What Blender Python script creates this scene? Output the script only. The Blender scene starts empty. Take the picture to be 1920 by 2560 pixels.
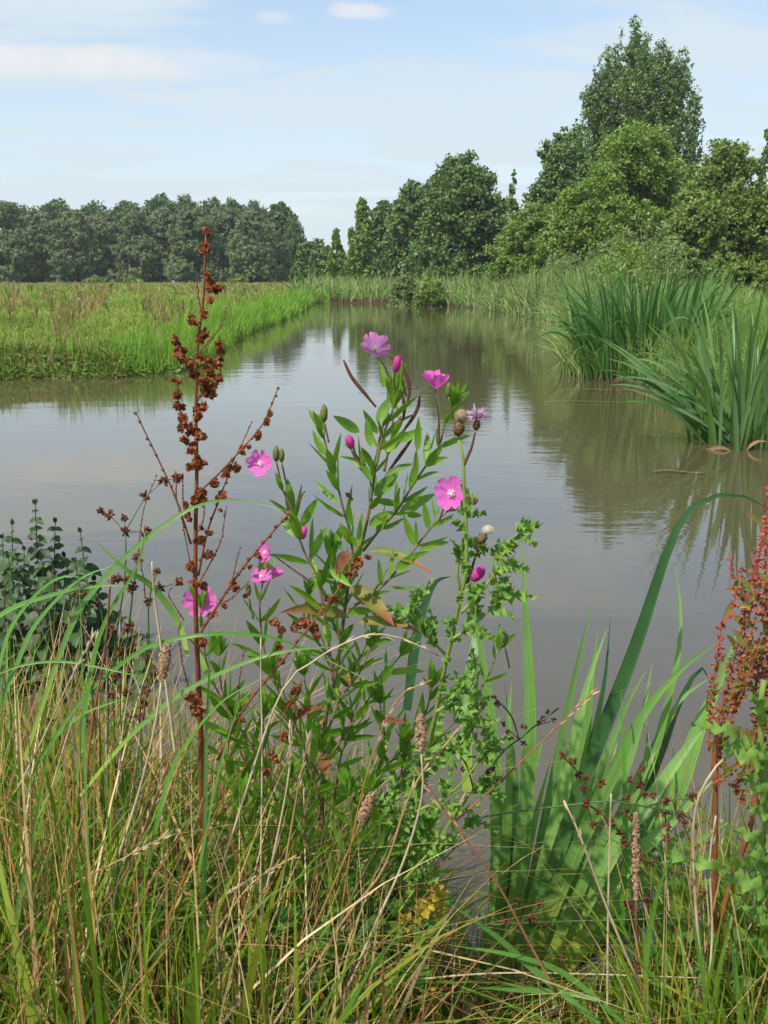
import bpy, math, random
import numpy as np
from mathutils import Vector
random.seed(7)
RNG = np.random.default_rng(11)
S = bpy.context.scene
COL = S.collection

# ------------------------------------------------------------------ camera, sky, sun, exposure
W0, H0, F = 1920.0, 2560.0, 2500.0
EYE = 1.3
PITCH = math.atan((1280 - 690) / F)
cd = bpy.data.cameras.new("camera")
cam = bpy.data.objects.new("camera", cd)
COL.objects.link(cam)
cam.location = (0, 0, EYE)
cam.rotation_euler = (math.pi / 2 - PITCH, 0, 0)
cd.sensor_fit = 'VERTICAL'
cd.sensor_height = 36.0
cd.lens = 36.0 * F / H0
cd.clip_start = 0.05
cd.clip_end = 6000
S.camera = cam

SUN_EL, SUN_AZ = math.radians(52), math.radians(222)      # azimuth clockwise from +Y (north)
sdir = Vector((math.sin(SUN_AZ) * math.cos(SUN_EL), math.cos(SUN_AZ) * math.cos(SUN_EL), math.sin(SUN_EL)))
sl = bpy.data.lights.new("sun", 'SUN')
sl.energy = 3.6
sl.angle = math.radians(0.55)
sl.color = (1.0, 0.93, 0.80)
sun = bpy.data.objects.new("sun", sl)
COL.objects.link(sun)
sun.rotation_euler = sdir.to_track_quat('Z', 'Y').to_euler()

S.view_settings.view_transform = 'Standard'
S.view_settings.look = 'None'
S.view_settings.gamma = 1.0
S.view_settings.exposure = 0.5
S.cycles.use_denoising = True
S.cycles.max_bounces = 6
S.cycles.diffuse_bounces = 3
S.cycles.glossy_bounces = 3
S.cycles.transmission_bounces = 4
S.cycles.transparent_max_bounces = 4
S.cycles.sample_clamp_indirect = 6.0


def ray(px, py):
    x, y = (px - W0 / 2) / F, -(py - H0 / 2) / F
    c, s = math.cos(PITCH), math.sin(PITCH)
    return Vector((x, c + y * s, -s + y * c))


def P(px, py, d):
    r = ray(px, py)
    k = d / r.y
    return Vector((r.x * k, d, EYE + r.z * k))


def G(px, py, z=0.0):
    r = ray(px, py)
    k = (z - EYE) / r.z
    return Vector((r.x * k, r.y * k, z))


def world():
    w = bpy.data.worlds.new("World")
    S.world = w
    w.use_nodes = True
    nt = w.node_tree
    N, L = nt.nodes, nt.links
    N.clear()
    out = N.new('ShaderNodeOutputWorld')
    bg = N.new('ShaderNodeBackground')
    bg.inputs['Strength'].default_value = 0.14
    L.new(bg.outputs[0], out.inputs[0])
    sky = N.new('ShaderNodeTexSky')
    sky.sky_type = 'NISHITA'
    sky.sun_disc = False
    sky.sun_elevation = SUN_EL
    sky.sun_rotation = SUN_AZ
    sky.air_density = 1.0
    sky.dust_density = 1.2
    sky.ozone_density = 1.0
    tc = N.new('ShaderNodeTexCoord')

    def math_(op, a, b=None, c=None):
        n = N.new('ShaderNodeMath')
        n.operation = op
        for i, v in enumerate((a, b, c)):
            if v is None:
                continue
            if isinstance(v, (int, float)):
                n.inputs[i].default_value = v
            else:
                L.new(v, n.inputs[i])
        return n.outputs[0]

    def ramp(v, a, b):
        n = N.new('ShaderNodeMapRange')
        n.interpolation_type = 'SMOOTHSTEP'
        L.new(v, n.inputs[0])
        n.inputs[1].default_value, n.inputs[2].default_value = a, b
        return n.outputs[0]
    sep = N.new('ShaderNodeSeparateXYZ')
    L.new(tc.outputs['Generated'], sep.inputs[0])
    den = math_('ADD', math_('MAXIMUM', sep.outputs[2], 0.0), 0.12)
    u = math_('DIVIDE', sep.outputs[0], den)
    v = math_('DIVIDE', sep.outputs[1], den)
    cmb = N.new('ShaderNodeCombineXYZ')
    L.new(math_('MULTIPLY', u, 0.7), cmb.inputs[0])
    L.new(math_('MULTIPLY', v, 1.7), cmb.inputs[1])
    n1 = N.new('ShaderNodeTexNoise')
    n1.inputs['Scale'].default_value = 1.15
    n1.inputs['Detail'].default_value = 7
    n1.inputs['Roughness'].default_value = 0.58
    n1.inputs['Distortion'].default_value = 0.9
    L.new(cmb.outputs[0], n1.inputs['Vector'])
    veil = ramp(n1.outputs[0], 0.40, 0.64)
    low = ramp(sep.outputs[2], 0.34, -0.02)             # thin high haze towards the horizon
    fac = math_('MINIMUM', math_('ADD', math_('MULTIPLY_ADD', veil, 0.66, 0.17), math_('MULTIPLY', low, 0.55)), 0.94)
    # three small cumulus shreds, each round its own direction
    n2 = N.new('ShaderNodeTexNoise')
    n2.inputs['Scale'].default_value = 22
    n2.inputs['Detail'].default_value = 6
    L.new(tc.outputs['Generated'], n2.inputs['Vector'])
    tot = None
    for (px, py, wx, wz, amp) in ((170, 150, 0.095, 0.015, .95), (60, 165, 0.075, 0.009, .7), (280, 168, 0.09, 0.008, .7), (900, 28, 0.028, 0.008, .8),
                                  (690, 42, 0.022, 0.008, .6), (560, 150, 0.06, 0.01, .35)):
        d = ray(px, py).normalized()
        a = math_('DIVIDE', math_('SUBTRACT', sep.outputs[0], d.x), wx)
        b = math_('DIVIDE', math_('SUBTRACT', sep.outputs[2], d.z), wz)
        r2 = math_('ADD', math_('MULTIPLY', a, a), math_('MULTIPLY', b, b))
        r2 = math_('ADD', r2, math_('MULTIPLY', math_('SUBTRACT', n2.outputs[0], 0.5), 3.2))
        front = math_('GREATER_THAN', sep.outputs[1], 0.0)
        g = math_('MULTIPLY', math_('MULTIPLY', ramp(r2, 1.3, -0.4), front), amp)
        tot = g if tot is None else math_('MAXIMUM', tot, g)
    mix = N.new('ShaderNodeMix')
    mix.data_type = 'RGBA'
    L.new(fac, mix.inputs['Factor'])
    L.new(sky.outputs[0], mix.inputs['A'])
    mix.inputs['B'].default_value = (3.65, 4.2, 4.55, 1)
    mix2 = N.new('ShaderNodeMix')
    mix2.data_type = 'RGBA'
    L.new(tot, mix2.inputs['Factor'])
    L.new(mix.outputs['Result'], mix2.inputs['A'])
    mix2.inputs['B'].default_value = (4.6, 4.5, 4.6, 1)
    L.new(mix2.outputs['Result'], bg.inputs[0])


world()

# ------------------------------------------------------------------ materials
MATS = {}


def nodes_of(name):
    m = bpy.data.materials.new(name)
    m.use_nodes = True
    nt = m.node_tree
    nt.nodes.clear()
    return m, nt, nt.nodes, nt.links


def rgba(c):
    return (c[0], c[1], c[2], 1.0)


def leaf_mat(name, cols, trans=0.3, rough=0.5, spec=0.3, noise=(8.0, 0.25), along=None, tcol=1.25, bump=0.0, edge=None):
    """cols: 2-4 colours picked per leaf; along: list of (position along the blade, colour, weight) for base or tip colours."""
    m, nt, N, L = nodes_of(name)
    out = N.new('ShaderNodeOutputMaterial')
    geo = N.new('ShaderNodeNewGeometry')
    oi = N.new('ShaderNodeObjectInfo')
    ad = N.new('ShaderNodeMath'); ad.operation = 'ADD'
    L.new(geo.outputs['Random Per Island'], ad.inputs[0]); L.new(oi.outputs['Random'], ad.inputs[1])
    fr = N.new('ShaderNodeMath'); fr.operation = 'FRACT'
    L.new(ad.outputs[0], fr.inputs[0])
    cr = N.new('ShaderNodeValToRGB')
    el = cr.color_ramp.elements
    for i, c in enumerate(cols):
        p = i / max(1, len(cols) - 1)
        e = el[i] if i < 2 else el.new(p)
        e.position = p
        e.color = rgba(c)
    # positions of the first two handles may have been shuffled by new()
    L.new(fr.outputs[0], cr.inputs[0])
    col = cr.outputs[0]
    tc = N.new('ShaderNodeTexCoord')
    nz = N.new('ShaderNodeTexNoise')
    nz.inputs['Scale'].default_value = noise[0]
    nz.inputs['Detail'].default_value = 4
    L.new(tc.outputs['Object'], nz.inputs['Vector'])
    mr = N.new('ShaderNodeMapRange')
    L.new(nz.outputs[0], mr.inputs[0])
    mr.inputs[1].default_value, mr.inputs[2].default_value = 0.25, 0.75
    mr.inputs[3].default_value, mr.inputs[4].default_value = 1 - noise[1], 1 + noise[1]
    mu = N.new('ShaderNodeMix'); mu.data_type = 'RGBA'; mu.blend_type = 'MULTIPLY'
    mu.inputs['Factor'].default_value = 1.0
    L.new(col, mu.inputs['A']); L.new(mr.outputs[0], mu.inputs['B'])
    col = mu.outputs['Result']
    if along or edge:
        uv = N.new('ShaderNodeUVMap')
        sp = N.new('ShaderNodeSeparateXYZ')
        L.new(uv.outputs[0], sp.inputs[0])
    if edge:      # fine lengthwise veins
        mp = N.new('ShaderNodeMapping')
        L.new(uv.outputs[0], mp.inputs['Vector'])
        mp.inputs['Scale'].default_value = (edge[0], edge[1], 1)
        vn = N.new('ShaderNodeTexNoise'); vn.inputs['Scale'].default_value = 1.0; vn.inputs['Detail'].default_value = 3
        L.new(mp.outputs[0], vn.inputs['Vector'])
        vr = N.new('ShaderNodeMapRange'); L.new(vn.outputs[0], vr.inputs[0])
        vr.inputs[1].default_value, vr.inputs[2].default_value = 0.3, 0.7
        vr.inputs[3].default_value, vr.inputs[4].default_value = 1 - edge[2], 1 + edge[2]
        mv = N.new('ShaderNodeMix'); mv.data_type = 'RGBA'; mv.blend_type = 'MULTIPLY'; mv.inputs['Factor'].default_value = 1
        L.new(col, mv.inputs['A']); L.new(vr.outputs[0], mv.inputs['B'])
        col = mv.outputs['Result']
    for (p0, p1, c, wgt) in (along or ()):
        rr = N.new('ShaderNodeMapRange'); rr.interpolation_type = 'SMOOTHSTEP'
        L.new(sp.outputs[1], rr.inputs[0])
        rr.inputs[1].default_value, rr.inputs[2].default_value = p0, p1
        rr.inputs[3].default_value, rr.inputs[4].default_value = 0, wgt
        mx = N.new('ShaderNodeMix'); mx.data_type = 'RGBA'
        L.new(rr.outputs[0], mx.inputs['Factor']); L.new(col, mx.inputs['A']); mx.inputs['B'].default_value = rgba(c)
        col = mx.outputs['Result']
    bs = N.new('ShaderNodeBsdfPrincipled')
    bs.inputs['Roughness'].default_value = rough
    bs.inputs['Specular IOR Level'].default_value = spec
    L.new(col, bs.inputs['Base Color'])
    if bump:
        bn = N.new('ShaderNodeBump'); bn.inputs['Strength'].default_value = bump; bn.inputs['Distance'].default_value = 0.002
        nn = N.new('ShaderNodeTexNoise'); nn.inputs['Scale'].default_value = 400
        L.new(tc.outputs['Object'], nn.inputs['Vector']); L.new(nn.outputs[0], bn.inputs['Height']); L.new(bn.outputs[0], bs.inputs['Normal'])
    sh = bs.outputs[0]
    if trans > 0:
        tr = N.new('ShaderNodeBsdfTranslucent')
        tm = N.new('ShaderNodeMix'); tm.data_type = 'RGBA'; tm.blend_type = 'MULTIPLY'; tm.inputs['Factor'].default_value = 1
        L.new(col, tm.inputs['A']); tm.inputs['B'].default_value = (1.15 * tcol, 1.2 * tcol, 0.6 * tcol, 1) if tcol != 1 else (1, 1, 1, 1)
        L.new(tm.outputs['Result'], tr.inputs[0])
        ms = N.new('ShaderNodeMixShader'); ms.inputs[0].default_value = trans
        L.new(sh, ms.inputs[1]); L.new(tr.outputs[0], ms.inputs[2])
        sh = ms.outputs[0]
    L.new(sh, out.inputs[0])
    MATS[name] = m
    return m


def ground_mat():
    m, nt, N, L = nodes_of('ground')
    out = N.new('ShaderNodeOutputMaterial')
    bs = N.new('ShaderNodeBsdfPrincipled'); bs.inputs['Roughness'].default_value = 0.95
    bs.inputs['Specular IOR Level'].default_value = 0.1
    geo = N.new('ShaderNodeNewGeometry')
    n1 = N.new('ShaderNodeTexNoise'); n1.inputs['Scale'].default_value = 0.55; n1.inputs['Detail'].default_value = 8
    n1.inputs['Roughness'].default_value = 0.65
    L.new(geo.outputs['Position'], n1.inputs['Vector'])
    cr = N.new('ShaderNodeValToRGB')
    e = cr.color_ramp.elements
    e[0].position, e[0].color = 0.3, (0.075, 0.12, 0.022, 1)
    e[1].position, e[1].color = 0.72, (0.17, 0.17, 0.05, 1)
    k = e.new(0.5); k.color = (0.11, 0.16, 0.03, 1)
    L.new(n1.outputs[0], cr.inputs[0])
    sp = N.new('ShaderNodeSeparateXYZ'); L.new(geo.outputs['Position'], sp.inputs[0])
    n2 = N.new('ShaderNodeTexNoise'); n2.inputs['Scale'].default_value = 3.0; n2.inputs['Detail'].default_value = 5
    L.new(geo.outputs['Position'], n2.inputs['Vector'])
    a = N.new('ShaderNodeMath'); a.operation = 'MULTIPLY_ADD'
    L.new(n2.outputs[0], a.inputs[0]); a.inputs[1].default_value = -0.3; L.new(sp.outputs[2], a.inputs[2])
    mr = N.new('ShaderNodeMapRange'); L.new(a.outputs[0], mr.inputs[0])
    mr.inputs[1].default_value, mr.inputs[2].default_value = 0.0, 0.22
    mx = N.new('ShaderNodeMix'); mx.data_type = 'RGBA'
    L.new(mr.outputs[0], mx.inputs['Factor']); mx.inputs['A'].default_value = (0.06, 0.042, 0.026, 1)
    L.new(cr.outputs[0], mx.inputs['B'])
    L.new(mx.outputs['Result'], bs.inputs['Base Color'])
    bn = N.new('ShaderNodeBump'); bn.inputs['Strength'].default_value = 0.8; bn.inputs['Distance'].default_value = 0.1
    n3 = N.new('ShaderNodeTexNoise'); n3.inputs['Scale'].default_value = 9; n3.inputs['Detail'].default_value = 6
    L.new(geo.outputs['Position'], n3.inputs['Vector']); L.new(n3.outputs[0], bn.inputs['Height']); L.new(bn.outputs[0], bs.inputs['Normal'])
    L.new(bs.outputs[0], out.inputs[0])
    return m


def water_mat():
    m, nt, N, L = nodes_of('water')
    out = N.new('ShaderNodeOutputMaterial')
    bs = N.new('ShaderNodeBsdfPrincipled')
    bs.inputs['Roughness'].default_value = 0.035
    bs.inputs['IOR'].default_value = 1.66
    geo = N.new('ShaderNodeNewGeometry')
    n0 = N.new('ShaderNodeTexNoise'); n0.inputs['Scale'].default_value = 0.35; n0.inputs['Detail'].default_value = 4
    L.new(geo.outputs['Position'], n0.inputs['Vector'])
    mx = N.new('ShaderNodeMix'); mx.data_type = 'RGBA'
    L.new(n0.outputs[0], mx.inputs['Factor'])
    mx.inputs['A'].default_value = (0.080, 0.066, 0.033, 1); mx.inputs['B'].default_value = (0.095, 0.080, 0.046, 1)
    L.new(mx.outputs['Result'], bs.inputs['Base Color'])

    def nz(sx, sy, scale, detail):
        mp = N.new('ShaderNodeMapping'); mp.inputs['Scale'].default_value = (sx, sy, 1)
        L.new(geo.outputs['Position'], mp.inputs['Vector'])
        n = N.new('ShaderNodeTexNoise'); n.inputs['Scale'].default_value = scale; n.inputs['Detail'].default_value = detail
        L.new(mp.outputs[0], n.inputs['Vector'])
        return n.outputs[0]
    big = nz(0.5, 1.4, 2.2, 2)
    fine = nz(0.8, 2.2, 7.0, 2)
    patch = nz(0.25, 0.12, 0.9, 2)
    pr = N.new('ShaderNodeMapRange'); L.new(patch, pr.inputs[0])
    pr.inputs[1].default_value, pr.inputs[2].default_value = 0.42, 0.68
    pr.inputs[3].default_value, pr.inputs[4].default_value = 0.08, 1.0
    b1 = N.new('ShaderNodeBump'); b1.inputs['Distance'].default_value = 0.0042
    b1.inputs['Strength'].default_value = 0.5
    L.new(big, b1.inputs['Height'])
    b2 = N.new('ShaderNodeBump'); b2.inputs['Distance'].default_value = 0.002
    L.new(pr.outputs[0], b2.inputs['Strength'])
    L.new(fine, b2.inputs['Height']); L.new(b1.outputs[0], b2.inputs['Normal'])
    L.new(b2.outputs[0], bs.inputs['Normal'])
    L.new(bs.outputs[0], out.inputs[0])
    return m


GROUND, WATER = ground_mat(), water_mat()
# plants near the camera
leaf_mat('willowherb_leaf', [(.10, .23, .02), (.15, .31, .03), (.21, .38, .045), (.11, .24, .03)], .4, .45, .35, (60, .18), edge=(3, 2, .12))
leaf_mat('willowherb_red', [(.16, .20, .035), (.20, .19, .04)], .3, .5, .3, (70, .3), along=[(.45, 1.0, (.42, .09, .07), .8)])
leaf_mat('brown_leaf', [(.20, .085, .035), (.15, .06, .03)], .2, .7, .2, (90, .4))
leaf_mat('herb_stem', [(.13, .15, .04), (.2, .11, .07)], 0, .6, .3, (40, .3))
leaf_mat('pod', [(.13, .042, .03), (.10, .045, .03)], 0, .55, .3, (80, .25))
leaf_mat('petal', [(.82, .17, .60), (.78, .16, .58)], .38, .6, .2, (120, .08), along=[(.30, .0, (.95, .75, .92), .75)], tcol=1, edge=(14, 1.2, .16))
leaf_mat('petal_pale', [(.74, .26, .62), (.70, .25, .62)], .45, .6, .2, (120, .08), along=[(.5, .0, (.9, .7, .9), .8)], tcol=1, edge=(14, 1.2, .18))
leaf_mat('bud_pink', [(.62, .05, .33), (.66, .08, .38)], .2, .6, .2, (90, .2), tcol=1)
leaf_mat('bud_green', [(.16, .20, .05), (.22, .2, .06)], .15, .6, .2, (90, .3))
leaf_mat('stigma', [(.85, .83, .66), (.85, .83, .7)], .2, .6, .2, (50, .05), tcol=1)
leaf_mat('thistle_leaf', [(.15, .29, .05), (.20, .36, .07), (.11, .23, .04)], .3, .5, .3, (90, .3))
leaf_mat('thistle_yellow', [(.45, .36, .04), (.38, .28, .04)], .3, .6, .2, (90, .3))
leaf_mat('thistle_stem', [(.17, .25, .05), (.2, .27, .05)], 0, .55, .3, (50, .25))
leaf_mat('thistle_bulb', [(.16, .10, .05), (.15, .085, .05)], 0, .8, .1, (300, .6))
leaf_mat('fluff', [(.42, .33, .22), (.40, .31, .2)], .3, .9, .05, (200, .3), tcol=1)
leaf_mat('fluff_pale', [(.66, .62, .5), (.62, .57, .46)], .3, .9, .05, (200, .2), tcol=1)
leaf_mat('thistle_floret', [(.70, .46, .72), (.78, .56, .78)], .35, .7, .1, (200, .15), tcol=1)
leaf_mat('dock_stem', [(.19, .062, .028), (.17, .055, .027)], 0, .6, .3, (30, .35), bump=.4)
leaf_mat('dock_seed', [(.28, .085, .035), (.19, .055, .024), (.37, .135, .058), (.24, .10, .05)], .2, .75, .15, (120, .4))
leaf_mat('red_seed', [(.36, .135, .055), (.30, .115, .045), (.25, .09, .035)], .2, .6, .2, (120, .3), tcol=1)
leaf_mat('pink_seed', [(.50, .11, .10), (.44, .11, .085)], .25, .6, .2, (120, .3), tcol=1)
leaf_mat('red_stem', [(.30, .10, .04), (.26, .09, .035)], 0, .55, .3, (30, .35))
leaf_mat('iris_leaf', [(.13, .27, .06), (.17, .33, .075), (.21, .38, .10), (.125, .25, .07)], .3, .42, .4, (9, .18),
         along=[(.32, .06, (.32, .42, .06), .8), (.965, 1.0, (.3, .2, .08), .7)], edge=(13, 1.4, .36))
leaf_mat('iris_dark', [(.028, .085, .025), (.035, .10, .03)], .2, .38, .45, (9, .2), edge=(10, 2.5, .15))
leaf_mat('iris_dead', [(.28, .18, .09), (.22, .14, .07)], .2, .7, .2, (40, .4), edge=(9, 2, .2))
leaf_mat('grass_green', [(.05, .12, .008), (.10, .20, .014), (.17, .26, .02), (.28, .28, .035)], .35, .5, .3, (15, .2), along=[(.25, 0, (.16, .17, .05), .5)])
leaf_mat('blade_green', [(.085, .22, .03), (.12, .28, .05), (.14, .30, .08)], .32, .42, .4, (10, .15), edge=(5, 2, .18))
leaf_mat('straw', [(.48, .33, .14), (.30, .13, .05), (.60, .47, .28), (.42, .25, .06), (.27, .10, .045), (.52, .37, .18), (.36, .18, .065), (.17, .07, .04)], .15, .6, .25, (25, .3), tcol=1)
leaf_mat('straw_pale', [(.58, .48, .34), (.5, .4, .26)], .1, .6, .25, (30, .3), tcol=1)
leaf_mat('straw_red', [(.28, .12, .06), (.34, .16, .07)], .1, .6, .25, (30, .3), tcol=1)
leaf_mat('seed_spike', [(.40, .26, .16), (.34, .2, .12), (.48, .34, .22)], .2, .8, .1, (200, .4), tcol=1)
leaf_mat('rush_stem', [(.04, .10, .02), (.06, .13, .03)], 0, .45, .4, (20, .2))
leaf_mat('rush_head', [(.10, .032, .018), (.15, .055, .028), (.07, .022, .015)], .05, .6, .2, (200, .4))
leaf_mat('mint_leaf', [(.028, .07, .02), (.04, .095, .024), (.055, .12, .035), (.05, .06, .035)], .22, .5, .3, (60, .25), edge=(5, 5, .15))
leaf_mat('mint_stem', [(.05, .03, .035), (.06, .035, .03)], 0, .6, .2, (40, .2))
leaf_mat('undergrowth', [(.05, .13, .015), (.08, .19, .025), (.13, .23, .03)], .3, .5, .3, (20, .25))
# the far side of the water
leaf_mat('meadow_grass', [(.15, .26, .035), (.21, .33, .05), (.28, .35, .08), (.36, .30, .13)], .35, .6, .2, (.55, .42))
leaf_mat('margin_reed', [(.15, .31, .03), (.20, .38, .045), (.25, .39, .07)], .35, .5, .3, (.6, .2))
leaf_mat('meadow_weed', [(.12, .19, .04), (.20, .22, .06), (.27, .2, .1), (.32, .18, .10), (.34, .25, .14)], .3, .6, .2, (1.5, .3))
leaf_mat('bank_weed', [(.10, .19, .03), (.15, .26, .045), (.20, .27, .06), (.25, .21, .09)], .3, .6, .2, (1.5, .3))
leaf_mat('bank_herb', [(.08, .17, .025), (.13, .23, .04), (.17, .22, .06)], .25, .5, .3, (3, .3))
leaf_mat('sedge', [(.10, .22, .03), (.14, .27, .045), (.18, .28, .06), (.24, .25, .09)], .3, .5, .3, (.8, .3))
leaf_mat('reed', [(.11, .20, .045), (.16, .26, .07), (.22, .31, .10), (.36, .37, .20)], .3, .55, .3, (.9, .42))
leaf_mat('clump_leaf', [(.035, .105, .022), (.05, .14, .03), (.07, .17, .038), (.095, .20, .05)], .25, .5, .25, (3, .25), along=[(.2, 0, (.12, .10, .04), .5)], edge=(5, 2, .15))
leaf_mat('clump_mid', [(.075, .165, .035), (.10, .205, .045), (.13, .235, .06)], .25, .45, .3, (3, .25), along=[(.2, 0, (.12, .10, .04), .5)], edge=(5, 2, .2))
leaf_mat('clump_pale', [(.11, .22, .08), (.14, .25, .09)], .25, .35, .5, (3, .2), edge=(5, 2, .15))
leaf_mat('willow_crown', [(.14, .195, .082), (.165, .22, .098), (.185, .24, .112)], .15, .6, .25, (.25, .2))
leaf_mat('poplar_far', [(.075, .135, .048), (.095, .165, .058), (.12, .19, .07)], .15, .5, .3, (.3, .2))
leaf_mat('poplar_crown', [(.095, .165, .042), (.13, .21, .055), (.17, .255, .08)], .2, .42, .45, (.4, .2))
leaf_mat('alder_crown', [(.13, .22, .032), (.165, .265, .045), (.21, .31, .065)], .25, .45, .4, (.5, .2))
leaf_mat('oak_crown', [(.085, .15, .042), (.115, .195, .055), (.15, .23, .07)], .2, .5, .3, (.4, .2))
leaf_mat('warm_crown', [(.12, .20, .035), (.155, .235, .045), (.20, .265, .065)], .25, .5, .35, (.5, .25))
leaf_mat('scrub', [(.16, .23, .08), (.20, .28, .10), (.27, .35, .15)], .25, .6, .2, (.8, .25))
leaf_mat('bark', [(.10, .085, .06), (.12, .10, .075)], 0, .9, .1, (4, .4))
leaf_mat('bark_pale', [(.30, .27, .22), (.26, .24, .2)], 0, .9, .1, (4, .3))
leaf_mat('weed_red', [(.24, .10, .05), (.20, .09, .04)], .1, .8, .1, (5, .3))
leaf_mat('weed_white', [(.5, .46, .4), (.46, .4, .36)], .2, .9, .1, (5, .1), tcol=1)
leaf_mat('weed_dull', [(.17, .15, .09), (.14, .14, .07)], .2, .8, .1, (5, .3))


# ------------------------------------------------------------------ mesh helpers
def origin(o):
    v = Vector((0, 0, 0))
    while o is not None:
        v = v + o.location
        o = o.parent
    return v


class MB:
    def __init__(self):
        self.v, self.f, self.uv = [], [], []

    def add(self, vs, fs, uvs=None):
        o = len(self.v)
        self.v += [tuple(p) for p in vs]
        self.uv += uvs if uvs else [(0.5, 0.5)] * len(vs)
        self.f += [tuple(i + o for i in f) for f in fs]

    def build(self, name, mat, parent=None, smooth=True):
        me = bpy.data.meshes.new(name)
        off = origin(parent) if parent else Vector((0, 0, 0))
        me.from_pydata([(x - off.x, y - off.y, z - off.z) for x, y, z in self.v], [], self.f)
        ul = me.uv_layers.new(name="UVMap")
        li = np.empty(len(me.loops), dtype=np.int32)
        me.loops.foreach_get('vertex_index', li)
        ul.data.foreach_set('uv', np.array(self.uv, dtype=np.float32)[li].ravel())
        if smooth:
            me.polygons.foreach_set('use_smooth', np.ones(len(me.polygons), dtype=bool))
        me.materials.append(MATS[mat] if isinstance(mat, str) else mat)
        o = bpy.data.objects.new(name, me)
        COL.objects.link(o)
        o.parent = parent
        return o

    # -- shapes
    def tube(self, pts, radii, n=5):
        pts = [Vector(p) for p in pts]
        vs, fs, uv = [], [], []
        ref = Vector((0.3, -1, 0.2)).normalized()
        for i, p in enumerate(pts):
            t = (pts[min(i + 1, len(pts) - 1)] - pts[max(i - 1, 0)]).normalized()
            a = t.cross(ref)
            if a.length < 1e-4:
                a = t.cross(Vector((1, 0, 0)))
            a.normalize()
            b = t.cross(a)
            r = radii[i] if hasattr(radii, '__len__') else radii
            for k in range(n):
                q = 2 * math.pi * k / n
                vs.append(p + a * (r * math.cos(q)) + b * (r * math.sin(q)))
                uv.append((k / n, i / max(1, len(pts) - 1)))
        for i in range(len(pts) - 1):
            for k in range(n):
                k2 = (k + 1) % n
                fs.append((i * n + k, i * n + k2, (i + 1) * n + k2, (i + 1) * n + k))
        fs.append(tuple(range(n))[::-1])
        fs.append(tuple((len(pts) - 1) * n + k for k in range(n)))
        self.add(vs, fs, uv)

    def strip(self, pts, widths, face=None, fold=0.15, twist=0.0):
        """a leaf blade: three vertices across, folded along its midrib."""
        face = Vector(face) if face else Vector((0, -1, 0.35))
        pts = [Vector(p) for p in pts]
        vs, fs, uv = [], [], []
        n = len(pts)
        for i, p in enumerate(pts):
            t = (pts[min(i + 1, n - 1)] - pts[max(i - 1, 0)]).normalized()
            s = t.cross(face)
            if s.length < 1e-3:
                s = t.cross(Vector((1, 0, 0)))
            s.normalize()
            nn = s.cross(t).normalized()
            if twist:
                a = twist * (i / (n - 1))
                s, nn = s * math.cos(a) + nn * math.sin(a), nn * math.cos(a) - s * math.sin(a)
            w = widths[i] * 0.5
            vs += [p - s * w, p + nn * (-fold * w * 2), p + s * w]
            v = i / (n - 1)
            uv += [(0, v), (0.5, v), (1, v)]
        for i in range(n - 1):
            a = i * 3
            fs += [(a, a + 1, a + 4, a + 3), (a + 1, a + 2, a + 5, a + 4)]
        self.add(vs, fs, uv)

    def leaf(self, base, tip, w, face=None, sag=0.06, fold=0.2, n=7, prof=None, twist=0.0):
        base, tip = Vector(base), Vector(tip)
        ax = tip - base
        L = ax.length
        pts, ws = [], []
        for i in range(n + 1):
            t = i / n
            p = base + ax * t + Vector((0, 0, 1)) * (sag * L * 4 * t * (1 - t))
            pts.append(p)
            ws.append(max(0.02, prof(t) if prof else lance(t)) * w)
        self.strip(pts, ws, face, fold, twist)

    def blob(self, c, r, n=6, m=4, axis=None, sq=1.0, jit=0.0):
        c = Vector(c)
        ax = Vector(axis).normalized() if axis else Vector((0, 0, 1))
        a = ax.orthogonal().normalized()
        b = ax.cross(a)
        vs, fs = [], []
        for i in range(m + 1):
            th = math.pi * i / m
            for k in range(n):
                ph = 2 * math.pi * k / n
                j = 1 + random.uniform(-jit, jit)
                vs.append(c + (ax * (math.cos(th) * sq) + (a * math.cos(ph) + b * math.sin(ph)) * math.sin(th)) * (r * j))
        for i in range(m):
            for k in range(n):
                k2 = (k + 1) % n
                fs.append((i * n + k, (i + 1) * n + k, (i + 1) * n + k2, i * n + k2))
        self.add(vs, fs)

    def flake(self, c, r, nrm=None, elong=1.3):
        """one small papery valve: a bent rhombus"""
        c = Vector(c)
        n = Vector(nrm) if nrm else Vector((random.gauss(0, 1), random.gauss(0, 1), random.gauss(0, 1)))
        n.normalize()
        a = n.orthogonal().normalized()
        q = random.uniform(0, 6.28)
        b = n.cross(a)
        a, b = a * math.cos(q) + b * math.sin(q), b * math.cos(q) - a * math.sin(q)
        k = r * 0.35
        self.add([c - a * r * elong, c - b * r + n * k, c + n * k * .3, c + a * r * elong, c + b * r + n * k], [(0, 1, 2), (1, 3, 2), (3, 4, 2), (4, 0, 2)])


def lance(t):
    return (math.sin(math.pi * min(1, t ** 0.75)) ** 0.8) if 0 < t < 1 else 0.0


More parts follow.
